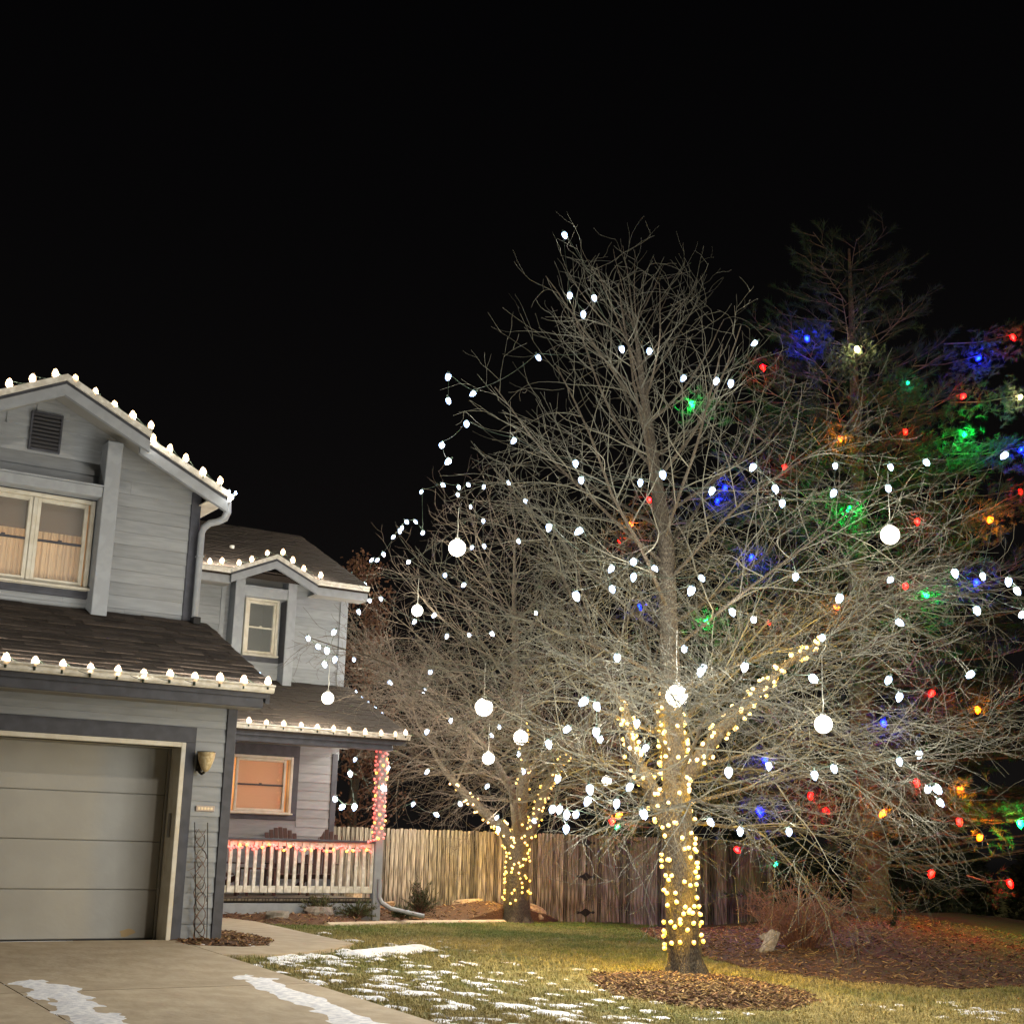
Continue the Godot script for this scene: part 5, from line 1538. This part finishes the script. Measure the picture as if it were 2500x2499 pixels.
func grass_and_snow() -> void:
	var patchy := FastNoiseLite.new()
	patchy.seed = 9
	patchy.frequency = 0.22
	var fine := FastNoiseLite.new()
	fine.seed = 12
	fine.frequency = 1.1
	fine.fractal_octaves = 4
	# thin remnants of snow on the lawn, thickest near the path
	var bare := func(x: float, z: float) -> bool: return x < 5.5 or inside(WALK, x, z) > -0.05 or inside(BED, x, z) > -0.05 or inside(ISLAND, x, z) > -0.1 or inside(RING, x, z) > -0.1
	var bits := func(x: float, z: float) -> float:
		var much := 0.32 - 0.11 * maxf(0.0, x - 6.8) - 0.02 * maxf(0.0, -z - 15.0)
		much += 0.62 * exp(-pow((x - 12.6) / 1.5, 2.0) - pow((z + 9.7) / 1.2, 2.0))
		var a := x * 0.84 - z * 0.0 + z * 0.54
		var b := -x * 0.54 + z * 0.84
		return fine.get_noise_2d(a * 1.7, b * 3.2) - 0.62 + much
	var strip := func(x: float, z: float) -> float:
		# the drift beside the path, and the smaller ones in front of it
		var a := Vector2(x, z).distance_to(Geometry2D.get_closest_point_to_segment(Vector2(x, z), Vector2(7.2, -14.25), Vector2(8.5, -15.1)))
		var b := Vector2(x, z).distance_to(Geometry2D.get_closest_point_to_segment(Vector2(x, z), Vector2(6.0, -13.72), Vector2(6.75, -13.95)))
		return maxf(0.21 - a, 0.085 - b) * 2.0 + 0.12 * fine.get_noise_2d(x * 3.0, z * 3.0)
	var on_lawn := func(x: float, z: float) -> float: return ground(x, z) + 0.02
	var mask := func(x: float, z: float) -> float:
		if x < 5.55 or inside(WALK, x, z) > -0.02 or inside(ISLAND, x, z) > -0.2 or inside(RING, x, z) > 0.0 or inside(BED, x, z) > 0.35:
			return -1.0
		return bits.call(x, z)
	tag(obj("snow", snow_sheet(5.5, 15.5, -22.0, -8.6, 0.05, mask, on_lawn, 0.022).done(), M.snow), "scattered scraps of melting snow on the lawn", "", "", "stuff")
	tag(obj("snow", snow_sheet(5.7, 9.2, -15.8, -13.3, 0.04, strip, on_lawn, 0.05).done(), M.snow), "long drift of snow at the edge of the path", "", "", "stuff")
	var left := func(x: float, z: float) -> float: return 0.17 - absf(x - 3.15 + 0.02 * (z + 11.0) + 0.1 * fine.get_noise_1d(z * 2.0)) + 0.16 * fine.get_noise_2d(x * 4.0, z * 1.6) - 0.25 * smoothstep(-12.1, -12.5, z)
	var right := func(x: float, z: float) -> float: return 0.15 - absf(x - 4.98 - 0.06 * (-z - 11.0) + 0.06 * fine.get_noise_1d(z * 2.0 + 40.0)) + 0.14 * fine.get_noise_2d(x * 4.0, z * 1.6 + 30.0) - 0.25 * smoothstep(-12.0, -12.5, z)
	tag(obj("snow", snow_sheet(2.6, 3.75, -12.7, -8.0, 0.03, left, slab_y, 0.014).done(), M.snow), "packed snow in a tyre track in the middle of the driveway", "", "", "stuff")
	tag(obj("snow", snow_sheet(4.5, 5.42, -12.7, -8.0, 0.03, right, slab_y, 0.014).done(), M.snow), "packed snow in a tyre track near the lawn edge of the driveway", "", "", "stuff")
	var far := func(x: float, z: float) -> float: return 0.9 - Vector2((x - 25.5) / 3.6, (z + 14.6) / 1.2).length() + 0.3 * fine.get_noise_2d(x, z)
	tag(obj("snow", snow_sheet(20.0, 31.0, -17.5, -12.0, 0.12, far, func(x, z): return ground(x, z) + 0.03, 0.05).done(), M.snow), "dim snow patch in shade beyond the mulch island", "", "", "stuff")
	var door_snow := func(x: float, z: float) -> float: return 0.035 - absf(z + 15.62) + 0.05 * fine.get_noise_2d(x * 2.0, 3.0) - 0.1 * smoothstep(4.3, 4.9, x)
	tag(obj("snow", snow_sheet(2.4, 5.2, -15.72, -15.5, 0.02, door_snow, func(x, z): return ground(x, z) + 0.014, 0.01).done(), M.snow), "thin line of snow along the foot of the garage door", "", "", "stuff")
	# grass
	var blades := []
	for v in 3:
		var t := MB.new()
		for k in 10:
			var a := rng.randf() * TAU
			var b := V(rng.randf_range(-0.05, 0.05), 0, rng.randf_range(-0.05, 0.05))
			var d := V(cos(a), 0, sin(a))
			var h := rng.randf_range(0.025, 0.06)
			var s := V(-d.z, 0, d.x) * 0.0032
			var mid := b + V(0, h * 0.7, 0) + d * h * 0.35
			t.flat(b - s, b + s, mid + s * 0.7, Vector3.UP + d)
			t.flat(b - s, mid + s * 0.7, mid - s * 0.7, Vector3.UP + d)
			t.flat(mid - s * 0.7, mid + s * 0.7, mid + V(0, h * 0.1, 0) + d * h * 0.8, Vector3.UP + d)
		blades.append(t.done())
	var where := [[], [], []]
	var tints := [PackedColorArray(), PackedColorArray(), PackedColorArray()]
	var count := 0
	while count < 52000:
		count += 1
		var near := rng.randf()
		var z := -8.6 - 18.0 * near * near if rng.randf() < 0.6 else rng.randf_range(-26.0, -8.6)
		var x := rng.randf_range(5.5, 22.0)
		if absf(atan2(x, -z) - deg_to_rad(32.65)) > deg_to_rad(24.0):
			continue
		if bare.call(x, z) and rng.randf() > 0.012:
			continue
		if mask.call(x, z) > 0.04 or inside(WALK, x, z) > 0.02:
			continue
		var dry := clampf(0.42 + 0.9 * patchy.get_noise_2d(x, z) + 0.35 * exp(-Vector2(x - 11.0, z + 12.5).length_squared() / 14.0) - 0.05 * (-z - 17.0) + rng.randf_range(-0.25, 0.25), 0.0, 1.0)
		var q := rng.randf_range(0.65, 1.35)
		var v := rng.randi() % 3
		where[v].append(Transform3D(Basis(Vector3.UP, rng.randf() * TAU).scaled(V(1, rng.randf_range(0.6, 1.2), 1)), V(x, ground(x, z) + 0.004, z)))
		tints[v].append(Color(0.105, 0.145, 0.032).lerp(Color(0.35, 0.285, 0.115), dry) * q)
	for v in 3:
		tag(copies("grass", blades[v], M.leaf, where[v], tints[v]), "short lawn grass, green near the fence and straw-coloured near the tree", "", "", "stuff")

func yard() -> void:
	# rocks
	rock("rounded grey boulder beside the low junipers at the porch", V(0.28, 0.2, 0.24), V(10.25, -1.16, -21.75), Basis(Vector3.UP, 0.4), 0, 3)
	rock("flat grey boulder at the path end of the bed, in snow scraps", V(0.3, 0.15, 0.22), V(9.15, -1.15, -20.95), Basis(Vector3.UP, 1.1), 0, 8)
	rock("small tan boulder in the bed against the garage-side of the porch", V(0.2, 0.12, 0.16), V(8.3, -1.08, -21.75), Basis(), 2, 21)
	rock("small round white stone in the mulch before the forked trunk", V(0.11, 0.12, 0.1), V(15.85, -1.25, -24.35), Basis(), 1, 5)
	rock("upper of two long tan stones at the gate end of the bed", V(0.34, 0.1, 0.12), V(17.1, -1.22, -25.35), Basis(Vector3.BACK, -0.35), 2, 13)
	rock("lower of two long tan stones at the gate end of the bed", V(0.26, 0.1, 0.12), V(16.95, -1.34, -25.15), Basis(Vector3.BACK, -0.3), 2, 17)
	rock("long tan stone lying on the mulch just left of the forked trunk", V(0.42, 0.09, 0.13), V(15.25, -1.08, -25.15), Basis(Vector3.BACK, 0.05), 2, 19)
	rock("tall pale pointed rock leaning in the mulch beside the reddish shrub", V(0.10, 0.25, 0.11), V(14.4, island_y(14.4, -15.2) + 0.13, -15.2), Basis(Vector3.BACK, -0.6), 1, 29)
	rock("small pale stone tucked behind the pointed rock", V(0.13, 0.07, 0.1), V(14.75, island_y(14.75, -15.6) + 0.16, -15.6), Basis(Vector3.BACK, -0.35), 1, 31)
	# boards and block left in the bed
	var pb := thing("splash_board", "weathered plank lying on the bed edge at the downspout's end", "board", V(12.9, -1.2, -22.6))
	obj("board", box_mesh(V(1.15, 0.05, 0.22), 0.008), M.lumber, pb, Transform3D(Basis(Vector3.UP, 0.55) * Basis(Vector3.BACK, -0.1), V(12.85, bed_y(12.85, -22.75) + 0.05, -22.75)))
	tag(obj("paver_block", box_mesh(V(0.3, 0.17, 0.2), 0.012), M.stone[2], null, Transform3D(Basis(Vector3.UP, 0.5) * Basis(Vector3.BACK, -0.2), V(12.75, bed_y(12.6, -24.6) + 0.24, -25.45))), "tan paving block tilted against the foot of the fence", "block")
	tag(obj("landscape_timber", box_mesh(V(0.9, 0.1, 0.1), 0.012), M.lumber, null, Transform3D(Basis(Vector3.UP, 0.6) * Basis(Vector3.BACK, 0.05), V(12.9, bed_y(12.9, -24.5) + 0.1, -24.5))), "short timber lying in the mulch behind the young conifer", "timber")
	var ed := MB.new()
	var run := [Vector2(9.7, -20.27), Vector2(10.95, -21.2), Vector2(12.3, -22.25), Vector2(14.2, -23.45), Vector2(16.2, -24.7)]
	for k in run.size() - 1:
		var a: Vector2 = run[k]
		var b: Vector2 = run[k + 1]
		var y0 := ground(a.x, a.y)
		var y1 := ground(b.x, b.y)
		ed.tube(PackedVector3Array([V(a.x, y0, a.y), V(b.x, y1, b.y)]), PackedFloat32Array([0.07, 0.07]), 6, true)
	tag(obj("bed_edging", ed.done(), M.concrete[2]), "low concrete edging between the bed and the lawn", "edging")
	# shrubs
	needle_bush("juniper", "low spreading juniper against the porch skirt, nearer the path", V(10.35, -1.2, -21.95), V(0.48, 0.42, 0.3), 90, Color(0.075, 0.085, 0.035))
	needle_bush("juniper", "low spreading juniper against the porch skirt, next to the corner post", V(11.05, -1.22, -21.9), V(0.55, 0.34, 0.3), 90, Color(0.07, 0.085, 0.035))
	needle_bush("juniper", "dark juniper tuft beside the downspout elbow", V(12.0, -1.24, -22.0), V(0.3, 0.3, 0.25), 60, Color(0.05, 0.06, 0.028))
	needle_bush("young_conifer", "young green conifer in front of the fence pickets", V(13.15, -1.24, -23.4), V(0.42, 0.75, 0.4), 130, Color(0.05, 0.06, 0.028))
	barberry(V(15.33, island_y(15.33, -15.5), -15.5))
	# trellis with a dead vine
	var t := thing("garden_trellis", "rusty wire trellis with dead vine leaning on the garage siding", "trellis", V(5.71, -1.05, -15.19))
	for q in [[5.545, 5.64], [5.70, 5.785]]:
		var s := MB.new()
		s.tube(PackedVector3Array([V(q[0], 0.225, -15.20), V(q[1] - 0.03, -0.5, -15.18), V(q[1], -1.1, -15.16)]), PackedFloat32Array([0.006, 0.006, 0.006]), 5, true)
		part("upright", s, M.dark_metal, t)
	for k in 6:
		var y := 0.16 - 0.235 * k
		var xa := 5.55 + 0.075 * (0.2 - y)
		var s := MB.new()
		var p := PackedVector3Array()
		var r := PackedFloat32Array()
		for j in 15:
			var a := j / 14.0 * 4.6 + (0.0 if k % 2 else 2.0)
			p.append(V(xa + 0.08 + cos(a) * 0.072 * (1.0 - j / 34.0), y - 0.1 + sin(a) * 0.1, -15.195))
			r.append(0.004)
		s.tube(p, r, 4)
		part("scroll", s, M.dark_metal, t)
	var vine := MB.new()
	for k in 3:
		var p := PackedVector3Array()
		var r := PackedFloat32Array()
		for j in 24:
			var y := lerpf(-1.08, 0.15, j / 23.0)
			p.append(V(5.66 - 0.075 * (y + 0.4) + 0.07 * sin(j * 0.7 + k * 2.0), y, -15.205 + 0.012 * cos(j * 1.1)))
			r.append(0.005 - 0.0001 * j)
		vine.tube(p, r, 4)
		for j in 10:
			var c := p[3 + j * 2]
			vine.tube(PackedVector3Array([c, c + Vector3(rng.randf_range(-0.09, 0.09), rng.randf_range(-0.04, 0.08), rng.randf_range(-0.01, 0.03))]), PackedFloat32Array([0.003, 0.0015]), 3)
	part("dead_vine", vine, M.dry_twig, t).set_meta("kind", "stuff")
	# porch seats and table behind the railing
	chair(V(9.0, -0.89, -23.5), 0.25, "dark slatted porch chair nearest the garage")
	chair(V(10.45, -0.89, -23.6), -0.1, "dark slatted porch chair below the orange window's far side")
	chair(V(11.2, -0.89, -23.9), -0.5, "dark slatted porch chair at the wall corner")
	var tb := thing("porch_table", "low dark table between the porch chairs", "table", V(9.75, -0.89, -23.35))
	obj("tabletop", box_mesh(V(0.6, 0.03, 0.5), 0.008), M.paint_wood, tb, Transform3D(Basis(), V(9.75, -0.42, -23.35)))
	for q in [V(-0.25, 0, -0.2), V(0.25, 0, -0.2), V(-0.25, 0, 0.2), V(0.25, 0, 0.2)]:
		obj("leg", box_mesh(V(0.04, 0.45, 0.04), 0.005), M.paint_wood, tb, Transform3D(Basis(), V(9.75, -0.66, -23.35) + q))
